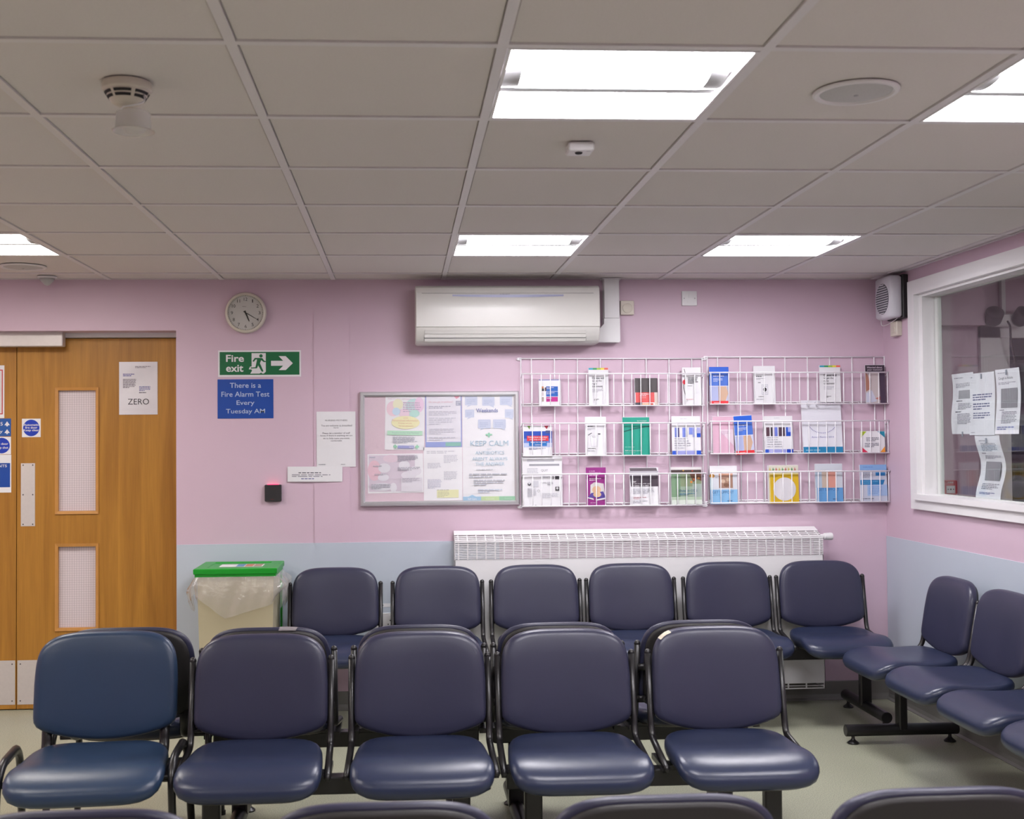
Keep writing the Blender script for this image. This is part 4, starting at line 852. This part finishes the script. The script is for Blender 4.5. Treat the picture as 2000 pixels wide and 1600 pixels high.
# middle tier
leaflet('curled blue leaflets with a red banner', (1021.5, 832, 1078, 892), [('r', 0, .18, 1, .42, '#2350b8'), ('r', 0, .42, 1, .56, '#6a86d2'), ('r', 0, .56, 1, .7, '#c0ccec'), ('p', [(.14, .0), (.26, .0), (.22, .12)], '#6f9a3a'), ('p', [(.72, .0), (.88, .0), (.82, .12)], '#b83048'), ('r', .78, .16, .94, .25, '#4a5590'), ('r', .13, .33, .88, .5, '#e0303f'), ('r', .2, .5, .82, .66, '#1872c0'), ('t', 'Want to know more about', .16, .345, .84, .40, WT), ('t', 'your long condition?', .22, .42, .78, .475, WT), ('t', 'Meet the experts', .26, .52, .78, .57, WT), ('t', 'Conference', .4, .6, .62, .635, WT), ('l', .2, .72, .8, .78, 2, '#8a90b0')], t=.012, tilt=.02)
leaflet('white leaflets with a drawn glass on the cover', (1143, 815.5, 1184, 890), [('l', .1, .21, .65, .26, 1, '#66666c'), ('l', .1, .29, .5, .34, 2, '#8a8a92'), ('p', [(.12, .46), (.3, .4), (.32, .42), (.16, .48)], '#7a7a80'), ('r', .6, .42, .72, .46, '#66666c'), ('p', [(.22, .48), (.62, .48), (.57, .77), (.27, .77)], '#b8b8c2'), ('p', [(.235, .487), (.605, .487), (.56, .762), (.28, .762)], '#f0eff4'), ('t', 'Patients', .33, .5, .52, .53, '#55555c', .0), ('l', .12, .8, .85, .83, 1, '#4a4a50'), ('l', .08, .86, .9, .9, 1, '#b4b4bc')])
leaflet('teal green booklets with white lettering', (1216, 815.5, 1268.5, 890), [('p', [(0, .37), (.4, .29), (1, .23), (1, .25), (.4, .32), (0, .4)], '#0a5f58'), ('t', 'Patient Training Programme', .55, .08, .9, .115, WT), ('l', .65, .13, .9, .15, 1, '#b4e4d8'), ('l', .08, .77, .9, .79, 1, '#a8e0d4'), ('t', 'NHS community service', .08, .86, .67, .895, WT), ('l', .08, .92, .75, .94, 1, '#7fd0c0')], ink('#10a08a'), t=.012)
tab = [('l', .08, .56 + k * .06, .95, .59 + k * .06, 1, '#b0b0be') for k in range(5)]
leaflet('white booklets with lilac squares and blue corner blocks', (1312, 814, 1368, 889), [('l', .3, .05, .85, .065, 1, '#b0b0c0'), ('r', .1, .29, .225, .54, '#7f8fe0'), ('r', .225, .29, .26, .54, '#3a2a48'), ('r', .37, .29, .49, .54, '#7f8fe0'), ('r', .5, .29, .53, .54, '#3a2a48'), ('r', .6, .29, .72, .47, '#7f90e0'), ('r', .72, .29, .83, .54, '#a8b0e8'), ('r', .87, .29, 1, .44, '#b4b8ea'), ('r', .87, .44, 1, .54, '#1450c8'), ('r', .0, .89, .12, 1, '#2a5ad0'), ('r', .12, .89, .82, 1, '#a0a4e0'), ('r', .85, .89, 1, 1, '#1450c8')] + tab)
leaflet('thick stack of plain pale pink leaflets', (1392, 814, 1432.5, 888), [('r', .15, .1, .85, .11, '#c88aac'), ('p', [(.3, .34), (1, .34), (1, .78)], '#ead6e2'), ('l', .35, .38, .9, .5, 3, '#cfb4c8'), ('l', .2, .92, .5, .935, 1, '#d0a8c0')], ink('#e2b6cc'), t=.016)
leaflet('slim blue and red leaflets leaning beside the pale pink ones', (1437, 812.5, 1472.5, 888), blue_slim(), roll=-.055)
leaflet('white booklets with a row of dark and blue squares', (1493, 813, 1548, 886), [('l', .35, .045, .8, .06, 1, '#a8a8b4'), ('r', .06, .3, .18, .54, '#5a3a48'), ('r', .22, .3, .28, .54, '#2e2a34'), ('r', .28, .3, .36, .54, '#c0b4c4'), ('r', .36, .3, .46, .54, '#7484e0'), ('r', .5, .3, .72, .54, '#4a3448'), ('r', .76, .3, .96, .54, '#1450c8'), ('r', .83, .3, .96, .43, '#b0b8ec'), ('r', 0, .89, .13, 1, '#2a5ad0'), ('r', .13, .89, .75, 1, '#a4a6e2'), ('r', .77, .89, 1, 1, '#1040b8'), ('l', .18, .92, .4, .96, 1, WT)] + tab)
arc = []
for k in range(22):
    an = math.radians(200 + 140 * k / 21); u, v = .5 + .36 * math.cos(an), .40 - .22 * math.sin(an); arc.append(('r', u - .011, v - .009, u + .009, v + .009, '#8a8ab8'))
leaflet('tall white annual review booklet leaning out of the rack', (1568, 782, 1645, 885.5), [('l', .4, .07, .85, .085, 1, '#b0b0bc'), ('t', 'Annual Review 2014', .22, .68, .78, .71, '#6a6ab0', .006), ('r', 0, .88, 1, 1, '#1f86b8'), ('l', .06, .93, .92, .955, 1, '#a8d4ea')] + arc, mat('annual_cover', (.70, .70, .76), .4, noise=(9, .02)), t=.006, tilt=.10)
leaflet('small square cards with four coloured corners', (1681, 843, 1727.5, 884.5), [('p', [(0, 0), (.25, 0), (0, .3)], '#b8d030'), ('p', [(.7, 0), (1, 0), (1, .3)], '#1f94b4'), ('p', [(0, .72), (.3, 1), (0, 1)], '#e0305a'), ('p', [(1, .7), (1, 1), (.78, 1)], '#f09a30'), ('l', .22, .27, .78, .48, 3, '#8a8a98'), ('l', .15, .53, .85, .76, 3, '#8a8a98')])
# bottom tier
leaflet('grey and white newsletters filling the end of the bottom tier', (1020.5, 893, 1098, 990.5), [('r', .12, .05, .8, .1, '#d2d2da'), ('r', .17, .14, .93, .18, '#a4a4ac'), ('t', 'QUIT', .47, .25, .64, .30, '#8a8a90', .0), ('l', .12, .22, .42, .36, 5, '#c4c4cc'), ('l', .46, .38, .75, .43, 2, '#c8c8d0'), ('r', .76, .385, .78, .45, '#55505a'), ('r', .82, .385, .92, .45, '#3a3840'), ('c', .17, .54, .045, .035, '#55555c'), ('c', .17, .52, .03, .025, '#dcdce2'), ('r', .24, .48, .4, .6, '#d0d0d8'), ('t', 'Stop smoking', .46, .5, .6, .54, '#66666c', .0), ('l', .62, .5, .78, .57, 3, '#b8b8c0'), ('o', .4, .68, .03, .025, '#66666c'), ('r', .82, .6, .92, .68, '#4a484e'), ('c', .87, .63, .03, .025, '#c8c8cc'), ('l', .12, .62, .36, .8, 7, '#ccccd4'), ('l', .46, .72, .92, .82, 5, '#c8c8d0'), ('l', .3, .955, .36, .97, 1, KB)], t=.014, tilt=.03)
leaflet('magenta leaflets with a tilted photo frame picture', (1144.5, 913.5, 1183.5, 989), [('t', "IF YOU'RE", .17, .08, .45, .11, '#f0d0e8'), ('t', 'STRUGGLING TO', .17, .125, .75, .155, '#f0d0e8'), ('l', .17, .18, .88, .22, 1, '#f0d0e8'), ('l', .17, .27, .8, .35, 2, '#f0d0e8'), ('p', [(.22, .45), (.42, .38), (.88, .42), (.95, .76), (.2, .78)], '#d8d4d2'), ('p', [(.1, .77), (.25, .66), (.85, .62), (.98, .78), (.8, .8)], '#52409a'), ('c', .52, .58, .22, .1, '#e2b896'), ('c', .55, .7, .2, .07, '#e6c29a'), ('p', [(.02, .76), (.35, .80), (.38, .84), (.05, .79)], '#ece6ee'), ('p', [(.45, .83), (.97, .78), (.97, .82), (.5, .86)], '#ece6ee'), ('l', .2, .9, .85, .93, 1, '#e0b0d4')], ink('#9a2a88'))
leaflet('leaflets with a dark top half and folded edge', (1230, 914.5, 1285.5, 987), [('p', [(0, 0), (.94, 0), (.98, .1), (.02, .08)], '#6a6068'), ('r', 0, .08, 1, .16, '#b8b4bc'), ('p', [(.01, .2), (1, .2), (1, .5), (.04, .5)], '#4e434e'), ('t', 'Smoker?', .07, .34, .22, .39, WT, .02), ('t', '"I can cope with pain', .08, .405, .74, .44, WT, .02), ('t', 'or better off in debt"', .08, .455, .68, .49, WT, .02), ('l', .08, .55, .9, .7, 4, '#bcbcc6'), ('l', .12, .77, .6, .85, 2, '#d0a0a8'), ('l', .06, .87, .7, .95, 2, '#bcbcc6')])
leaflet('green booklets with an autumn leaf picture', (1311, 913, 1370, 985.5), [('r', 0, 0, 1, .07, '#e8e4e4'), ('r', 0, .07, 1, .14, '#4a3a3a'), ('r', 0, .14, 1, .52, '#8a9a78'), ('r', 0, .14, .3, .8, '#7fa07f'), ('r', .3, .52, .7, .82, '#9cb09c'), ('r', .7, .45, 1, .82, '#a4b4ac'), ('r', 0, .8, 1, .88, '#b8ccb4'), ('r', 0, .88, 1, 1, '#dde6dc'), ('p', [(.6, .16), (1, .16), (1, .38), (.85, .32), (.72, .4)], '#6a4638'), ('c', .66, .4, .04, .03, '#d88a3a'), ('c', .8, .25, .05, .04, '#8a6a3a'), ('c', .75, .33, .03, .03, '#c46a3a'), ('c', .9, .3, .04, .03, '#b4763a'), ('t', 'Dulwich CCG', .26, .6, .84, .66, '#4a7a96', .006), ('l', .26, .69, .82, .76, 2, '#5a8aa4'), ('c', .4, .09, .03, .02, '#c89a40'), ('c', .7, .1, .03, .02, '#a84a3a')], t=.016)
def supp(base): return base + [('t', 'GET SUPPORT', .08, .655 if len(base) > 6 else .63, .86, .725 if len(base) > 6 else .70, '#2f5f9a', .0), ('l', .08, .75, .85, .77, 1, '#5f9ad0'), ('l', .62, .9, .95, .935, 1, '#223a66')]
leaflet('get support leaflets with a brown picture panel', (1386.5, 910.5, 1439.5, 985), supp([('r', 0, .22, 1, .62, '#dfe2ea'), ('r', .33, .22, .84, .58, '#b08a78'), ('r', .33, .2, .84, .26, '#e6b096'), ('c', .48, .4, .08, .05, '#dcc0a8'), ('c', .66, .36, .06, .05, '#d0b49a'), ('c', .6, .5, .1, .05, '#8a6450'), ('c', .08, .26, .1, .05, '#dca048'), ('r', 0, .3, .1, .62, '#c2dce2'), ('r', 0, .62, 1, 1, '#8cc0ea'), ('l', .2, .3, .32, .32, 1, '#9a9aa8')]), t=.018)
leaflet('thick yellow booklets with a large white circle', (1502, 909.5, 1559.5, 984), [('r', 0, 0, 1, .2, '#dfdccc'), ('r', .04, .235, 1, 1, '#dcb61c'), ('c', .52, .62, .385, .305, '#e2dfe4'), ('l', .12, .27, .3, .33, 2, '#b8961a')] + [('r', .03 + k * .105, .06, .05 + k * .105, .15, ('#d8c050', '#3a9a5a', '#d05a5a')[k % 3]) for k in range(9)] + [('r', .01 + k * .105, .095, .07 + k * .105, .11, ('#d8c050', '#3a9a5a', '#d05a5a')[k % 3]) for k in range(9)], ink('#e2d49a'), t=.024)
leaflet('get support leaflets with beige and salmon stripes', (1592.5, 906.5, 1645.5, 981.5), supp([('r', 0, .19, .24, .62, '#b8c8da'), ('r', .24, .19, .48, .62, '#cbb8a8'), ('r', .48, .19, .74, .62, '#dc9a8c'), ('r', .05, .62, 1, 1, '#64a0d8'), ('r', 0, .17, .4, .2, '#c08a50')]), mat('grey_blue_cover', (.55, .58, .64), .4, noise=(9, .02)))
leaflet('pale blue leaflets with a darker blue banner', (1680, 908, 1732, 980.5), [('r', 0, 0, 1, .15, '#84aee0'), ('l', .12, .05, .7, .08, 1, '#5a86cc'), ('l', .1, .2, .5, .36, 4, '#9a9aa8'), ('r', .58, .21, .94, .3, '#1f80c4'), ('p', [(0, .41), (.92, .41), (.85, .54), (0, .54)], '#1f7fbc'), ('l', .08, .43, .72, .52, 2, '#64acd8'), ('r', .25, .54, 1, .84, '#a8c4ea'), ('l', .3, .58, .8, .8, 5, '#84a8dc'), ('l', .03, .9, .8, .93, 1, '#44485a')], ink('#ccd2e2'))

# ==================================================================== BEAM SEATING
def outline_back(n=96, a=.225, zc=.625, bt=.165, bb=.14):
    P_ = []
    for k in range(n):
        t = 2 * PI * k / n; c, s = math.cos(t), math.sin(t)
        e = 4.0 if s >= 0 else 14.0
        d = (abs(c) ** e + abs(s) ** e) ** (-1 / e); x = a * c * d; z = s * d * (bt if s >= 0 else bb)
        if s >= 0: x *= 1 - .03 * (z / bt)
        else: z -= .047 * (1 - (x / a) ** 2) * (-z / bb) ** 2
        P_.append((x, z))
    return P_, zc
def back_mesh(scale=1.0):
    P_, zc = outline_back(); out = {}
    lean = lambda z: (z - .44) * .17
    def ring(s, y): return [(x * s, y + .168 + lean(zc + z * s) - .32 * (x * s) ** 2, zc + z * s) for x, z in P_]
    R = [ring(s, y) for s, y in ((.93, .011), (.985, .010), (1.0, .002), (.997, -.008), (.985, -.017), (.955, -.0245), (.90, -.029), (.78, -.0325), (.55, -.034), (.28, -.0345), (.03, -.0345))]
    cush = MB().loft(R, True, True)
    R = [ring(s, y) for s, y in ((.935, .008), (.942, .014), (.925, .0215), (.88, .024), (.6, .025), (.05, .025))]
    sh_ = MB().loft(R, True, True)
    return cush, sh_
def seat_mesh():
    n = 64; P_ = []
    for k in range(n):
        t = 2 * PI * k / n; c, s = math.cos(t), math.sin(t); e = 6.0 if s < 0 else 4.2
        d = (abs(c) ** e + abs(s) ** e) ** (-1 / e); P_.append((.222 * c * d * (1 - .05 * s * d), .215 * s * d))
    yc = -.055
    def zsurf(x, y):
        t = max(0, (-.13 - y) / .14); b = max(0, (y - .02) / .14)
        return .442 - .038 * t ** 2 + .010 * b ** 2 + .10 * x * x * (1 - min(1, t)) - .008 * math.exp(-((y + .01) / .09) ** 2)
    def ring(s, dz): return [(x * s, yc + y * s, zsurf(x * s, yc + y * s) + dz) for x, y in P_]
    R = [ring(s, z) for s, z in ((.885, -.061), (.925, -.059), (.975, -.046), (.998, -.030), (.995, -.016), (.975, -.007), (.945, -.002), (.90, .0015), (.75, .004), (.5, .005), (.25, .005), (.03, .005))]
    cush = MB().loft(R, True, True)
    R = [ring(s, z) for s, z in ((.90, -.058), (.89, -.066), (.85, -.069), (.5, -.070), (.05, -.070))]
    return cush, MB().loft(R, True, True)
def patch_mesh(k0, k1, prof, M, seed):
    """ragged scrap lying on the rim of a backrest cushion, outline indices k0..k1"""
    P_, zc = outline_back(); rnd = random.Random(seed); R = []
    for s, y in prof:
        R.append([(x * s, y + .168 + (zc + z * s - .44) * .17 - .32 * (x * s) ** 2 + rnd.uniform(-.001, .001), zc + z * s + rnd.uniform(-.0008, .0008)) for x, z in (P_[k % len(P_)] for k in range(k0, k1))])
    return MB().loft(R, closed=False)
_b, _bs = back_mesh(); _s, _ss = seat_mesh()
def proto(mb, name, M, smooth=True, auto=None):
    o = mb.obj(name, M, None, smooth, auto=auto); me = o.data; bpy.data.objects.remove(o); return me
ME_BACK = proto(_b, 'backrest', VINYL); ME_BSH = proto(_bs, 'back_shell', SHELL); ME_SEAT = proto(_s, 'seat', VINYLS); ME_SSH = proto(_ss, 'seat_shell', UNDER)
ME_BACK2 = ME_BACK.copy(); ME_BACK2.materials[0] = VINYL2; ME_SEAT2 = ME_SEAT.copy(); ME_SEAT2.materials[0] = VINYL2
def side_tube(s):
    x = s * .2345
    pts = fillet([(x, .168 + .27 * .17 - .010, .705), (x, .168 - .010, .455), (x, .140, .424), (x * 1.02, -.10, .384)], .03, 6)
    mb = MB().tube(pts, .0115, 10)
    for p in (pts[0], pts[-1]): mb.lathe([(.003, -.0125), (.009, -.009), (.0125, 0), (.009, .009), (.003, .0125)], tuple(p), 10)
    for z in (.50, .62): y = .168 + (z - .44) * .17; mb.box(min(x, x - s * .03), max(x, x - s * .03), y + .006, y + .018, z - .012, z + .012)
    return mb
ME_TL = proto(side_tube(-1), 'side_tube', BLACK); ME_TR = proto(side_tube(1), 'side_tube', BLACK)
brk = MB(); brk.box(-.235, .235, -.03, .03, .362, .376)
for s in (-1, 1): brk.box(s * .235 - .012, s * .235 + .012, -.09, .10, .366, .384)
ME_BRK = proto(brk, 'seat_bracket', BLACK, False)
ME_POST = proto(MB().bbox(-.029, .029, -.02, .02, .06, .33, .006), 'leg_post', BLACK, True, 40)
ft = MB().tube([(0, -.27, .062), (0, .27, .062)], .028, 16)
for y in (-.272, .270): ft.disc((0, y, .062), .0255, 'y', 16, .002)
ME_FOOT = proto(ft, 'foot_tube', BLACK, True, 40)
ME_PAD = proto(MB().lathe([(.027, 0), (.027, .006), (.012, .018), (.008, .024), (.008, .036)], n=18), 'foot_pad', BLACK, True, 40)
FOAM = mat('exposed_foam', (.62, .56, .45), .9, noise=(60, .2)); TAPE = mat('grey_repair_tape', (.20, .18, .19), .5, noise=(30, .1))
def bench(label, loc, rot, xs, posts, ends=None, group='beam seating benches', scrap=None):
    r = thing('beam_bench', label, 'bench', loc, (0, 0, rot), group=group)
    x0, x1 = ends or (min(xs) - .225, max(xs) + .225)
    MB().bbox(x0, x1, -.028, .028, .308, .364, .004).obj('beam', BLACK, r)
    for x in xs:
        s_ = link('seat', ME_SEAT, r, (x, 0, 0)); link('seat_shell', ME_SSH, s_); b_ = link('backrest', ME_BACK, r, (x, 0, 0)); link('back_shell', ME_BSH, b_)
        link('side_tube', ME_TL, r, (x, 0, 0)); link('side_tube', ME_TR, r, (x, 0, 0)); link('seat_bracket', ME_BRK, r, (x, 0, 0))
    if scrap: scrap([o for o in r.children if o.name.split('.')[0] == 'backrest'])
    for x in posts:
        p_ = link('leg_post', ME_POST, r, (x, 0, 0)); f_ = link('foot_tube', ME_FOOT, r, (x, 0, 0))
        for y in (-.235, .235): link('foot_pad', ME_PAD, f_, (0, y, 0))
    return r
FY = 3.885
bench('two seat navy bench facing away from the wall, beside the lone blue chair', (-.215, FY, 0), 0, (-.27, .27), (-.41, .40))
bench('two seat navy bench facing away from the wall, with a chipped white top corner', (.8215, FY, 0), 0, (-.2635, .2635), (-.40, .40),
      scrap=lambda bs: patch_mesh(34, 38, ((1.004, .002), (1.002, -.006), (.992, -.015), (.975, -.023)), FOAM, 3).obj('torn_patch', FOAM, max(bs, key=lambda o: o.location.x)))
bench('two seat navy bench turned towards the bin, grey tape on one back', (-.215, 4.475, 0), PI, (-.27, .27), (-.40, .40),
      scrap=lambda bs: patch_mesh(27, 32, ((1.003, -.006), (1.004, .003), (.99, .0125), (.97, .019), (.95, .024)), TAPE, 5).obj('repair_tape', TAPE, max(bs, key=lambda o: o.location.x)))
bench('two seat navy bench turned towards the radiator, back to the chipped bench', (.8215, 4.475, 0), PI, (-.2635, .2635), (-.40, .40))
bench('three seat navy bench against the pale blue wall panel beside the bin', (.172, 5.985, 0), 0, (-.526, .006, .522), (-.66, .66))
bench('three seat navy bench against the radiator, ending in the room corner', (1.712, 5.985, 0), 0, (-.514, .004, .507), (-.66, .667))
bench('four seat navy bench along the wall under the office window', (2.355, 4.62, 0), -PI / 2, (-.74, -.245, .25, .75), (-.87, .87))
NY = 2.405
bench('two seat navy bench seen from behind, on the door side', (-.315, NY, 0), PI, (-.275, .275), (-.40, .40))
bench('two seat navy bench seen from behind, on the window side', (.752, NY, 0), PI, (-.268, .268), (-.40, .40))

# ---- lone stacking chairs
def iso_chair(label, loc, rot, M_s, M_b):
    r = thing('stacking_chair', label, 'chair', loc, (0, 0, rot), group='four legged stacking chairs')
    def side(s):
        pts = fillet([(s * .275, -.20, .012), (s * .262, -.185, .40), (s * .262, -.12, .448), (s * .268, .08, .448), (s * .275, .15, .40), (s * .285, .24, .012)], .07, 7)
        return MB().tube(pts, .0125, 10, axis=(0, 1, 0), sx=1.3)
    for s in (-1, 1):
        lg = side(s).obj('leg_frame', BLACK, r, True)
        for y, x in ((-.20, .275), (.24, .285)): MB().disc((s * x, y, 0), .016, 'z', 12, .016).obj('foot_cap', SHELL, lg)
    for y in (-.13, .08): MB().tube([(-.265, y, .385), (.265, y, .385)], .011, 8).obj('cross_rail', BLACK, r, True)
    for s in (-1, 1): MB().box(s * .262 if s < 0 else .19, -.19 if s < 0 else .262, -.14, .09, .378, .392).obj('seat_rail', BLACK, r)
    for s in (-1, 1):
        MB().tube(fillet([(s * .195, .05, .39), (s * .195, .175, .395), (s * .195, .192, .53)], .05, 6), .009, 8, axis=(1, 0, 0), sx=1.9).obj('back_upright', BLACK, r, True)
    s_ = link('seat', M_s, r, (0, -.01, -.005)); s_.scale = (1.06, 1.02, 1.0); link('seat_shell', ME_SSH, s_)
    b_ = link('backrest', M_b, r, (0, .012, -.005)); b_.scale = (1.06, 1, 1.02); link('back_shell', ME_BSH, b_)
    return r
iso_chair('lone teal blue four legged chair beside the navy benches', (-1.005, 3.93, 0), .07, ME_SEAT2, ME_BACK2)
iso_chair('dark four legged chair back to back behind the lone teal blue chair', (-.985, 4.47, 0), PI + .02, ME_SEAT, ME_BACK)

# ==================================================================== CEILING DEVICES
c_ = onZ(248, 163, CEIL)
sd = thing('smoke_detector', 'cream smoke detector with dark slots and a dangling clear cover', 'smoke detector', (c_.x, c_.y, CEIL + .001))
MB().lathe([(.058, 0), (.060, -.004), (.059, -.018), (.055, -.022)], n=36).obj('base', CREAM, sd, True, auto=40)
MB().lathe([(.054, -.020), (.053, -.024), (.041, -.044), (.034, -.052), (.02, -.057), (.004, -.058)], n=36).obj('body', CREAM, sd, True, auto=40)
for (r0, z0, r1, z1) in ((.0528, -.0262, .0492, -.0318), (.0468, -.0358, .0430, -.0416)):
    for q in range(6):
        a0 = q * PI / 3 + .10; a1 = (q + 1) * PI / 3 - .10; R = []
        for k in range(9):
            an = a0 + (a1 - a0) * k / 8; R.append([(math.cos(an) * (r0 + .0008), math.sin(an) * (r0 + .0008), z0), (math.cos(an) * (r1 + .0008), math.sin(an) * (r1 + .0008), z1), (math.cos(an) * (r1 - .004), math.sin(an) * (r1 - .004), z1), (math.cos(an) * (r0 - .004), math.sin(an) * (r0 - .004), z0)])
        MB().loft(R, True, True).obj('air_slot', DARK, sd)
cupc = (.014, .005, -.088)
MB().lathe([(.051, -.030), (.044, -.030), (.040, .016), (.038, .018), (.039, .0165), (.0435, -.0285), (.051, -.0285)], cupc, 32, False, False).obj('dust_cover', CUP, sd, True)
MB().tube(fillet([(.045, -.02, -.035), (.052, -.035, -.055), (.03, -.045, -.066), (.0, -.042, -.07), (-.005, -.04, -.075)], .02), .002, 6).obj('tether', PLAST, sd, True)
MB().lathe([(.001, -.019), (.022, -.014), (.034, 0.0)], (.016, .005, -.105), 28, False, False).obj('dust_cover_dome', CUP, sd, True)
c_ = onZ(1132, 283, CEIL)
pr = thing('ceiling_sensor', 'small white box sensor with a dark eye on the ceiling', 'sensor', (c_.x, c_.y, CEIL + .001)); MB().bbox(-.038, .038, -.038, .038, -.026, .0, .004).obj('body', PLAST, pr)
MB().lathe([(.012, 0), (.010, -.004), (.004, -.005)], (-.004, -.006, -.0255), 16).obj('eye', DARK, pr)
MB().box(.016, .028, -.030, -.026, -.0268, -.0255).obj('indicator', CAPM, pr)
def speaker(px, py, label, r_):
    c_ = onZ(px, py, CEIL); s_ = thing('ceiling_speaker', label, 'speaker', (c_.x, c_.y, CEIL + .001), group='round ceiling speakers')
    MB().lathe([(r_, 0), (r_, -.003), (r_ - .005, -.007), (r_ - .014, -.007), (r_ - .018, -.002)], n=44, cap1=False).obj('rim', RIMM, s_, True, auto=30)
    MB().lathe([(r_ - .017, -.002), (r_ - .03, -.0045), (r_ * .5, -.009), (.01, -.010)], n=40).obj('grille', mat('speaker_grille', (.52, .51, .51), .6, noise=(400, .2)), s_, True, auto=40)
    MB().lathe([(.006, -.009), (.006, -.0115), (.003, -.0125)], n=12).obj('centre_boss', CAPM, s_)
speaker(1672, 180, 'round white ceiling speaker between two ceiling lights', .107); speaker(45, 521, 'round white ceiling speaker above the wooden doors', .112)
c_ = onZ(92, 541, CEIL)
cs = thing('ceiling_motion_sensor', 'grey cone shaped motion sensor on the ceiling above the doors', 'sensor', (c_.x, c_.y, CEIL + .001)); MB().lathe([(.05, 0), (.05, -.006), (.046, -.01)], n=28).obj('base', PLAST, cs, True, auto=40)
MB().lathe([(.04, -.009), (.034, -.022), (.012, -.044), (.004, -.047)], n=28).obj('lens', CAPM, cs, True)
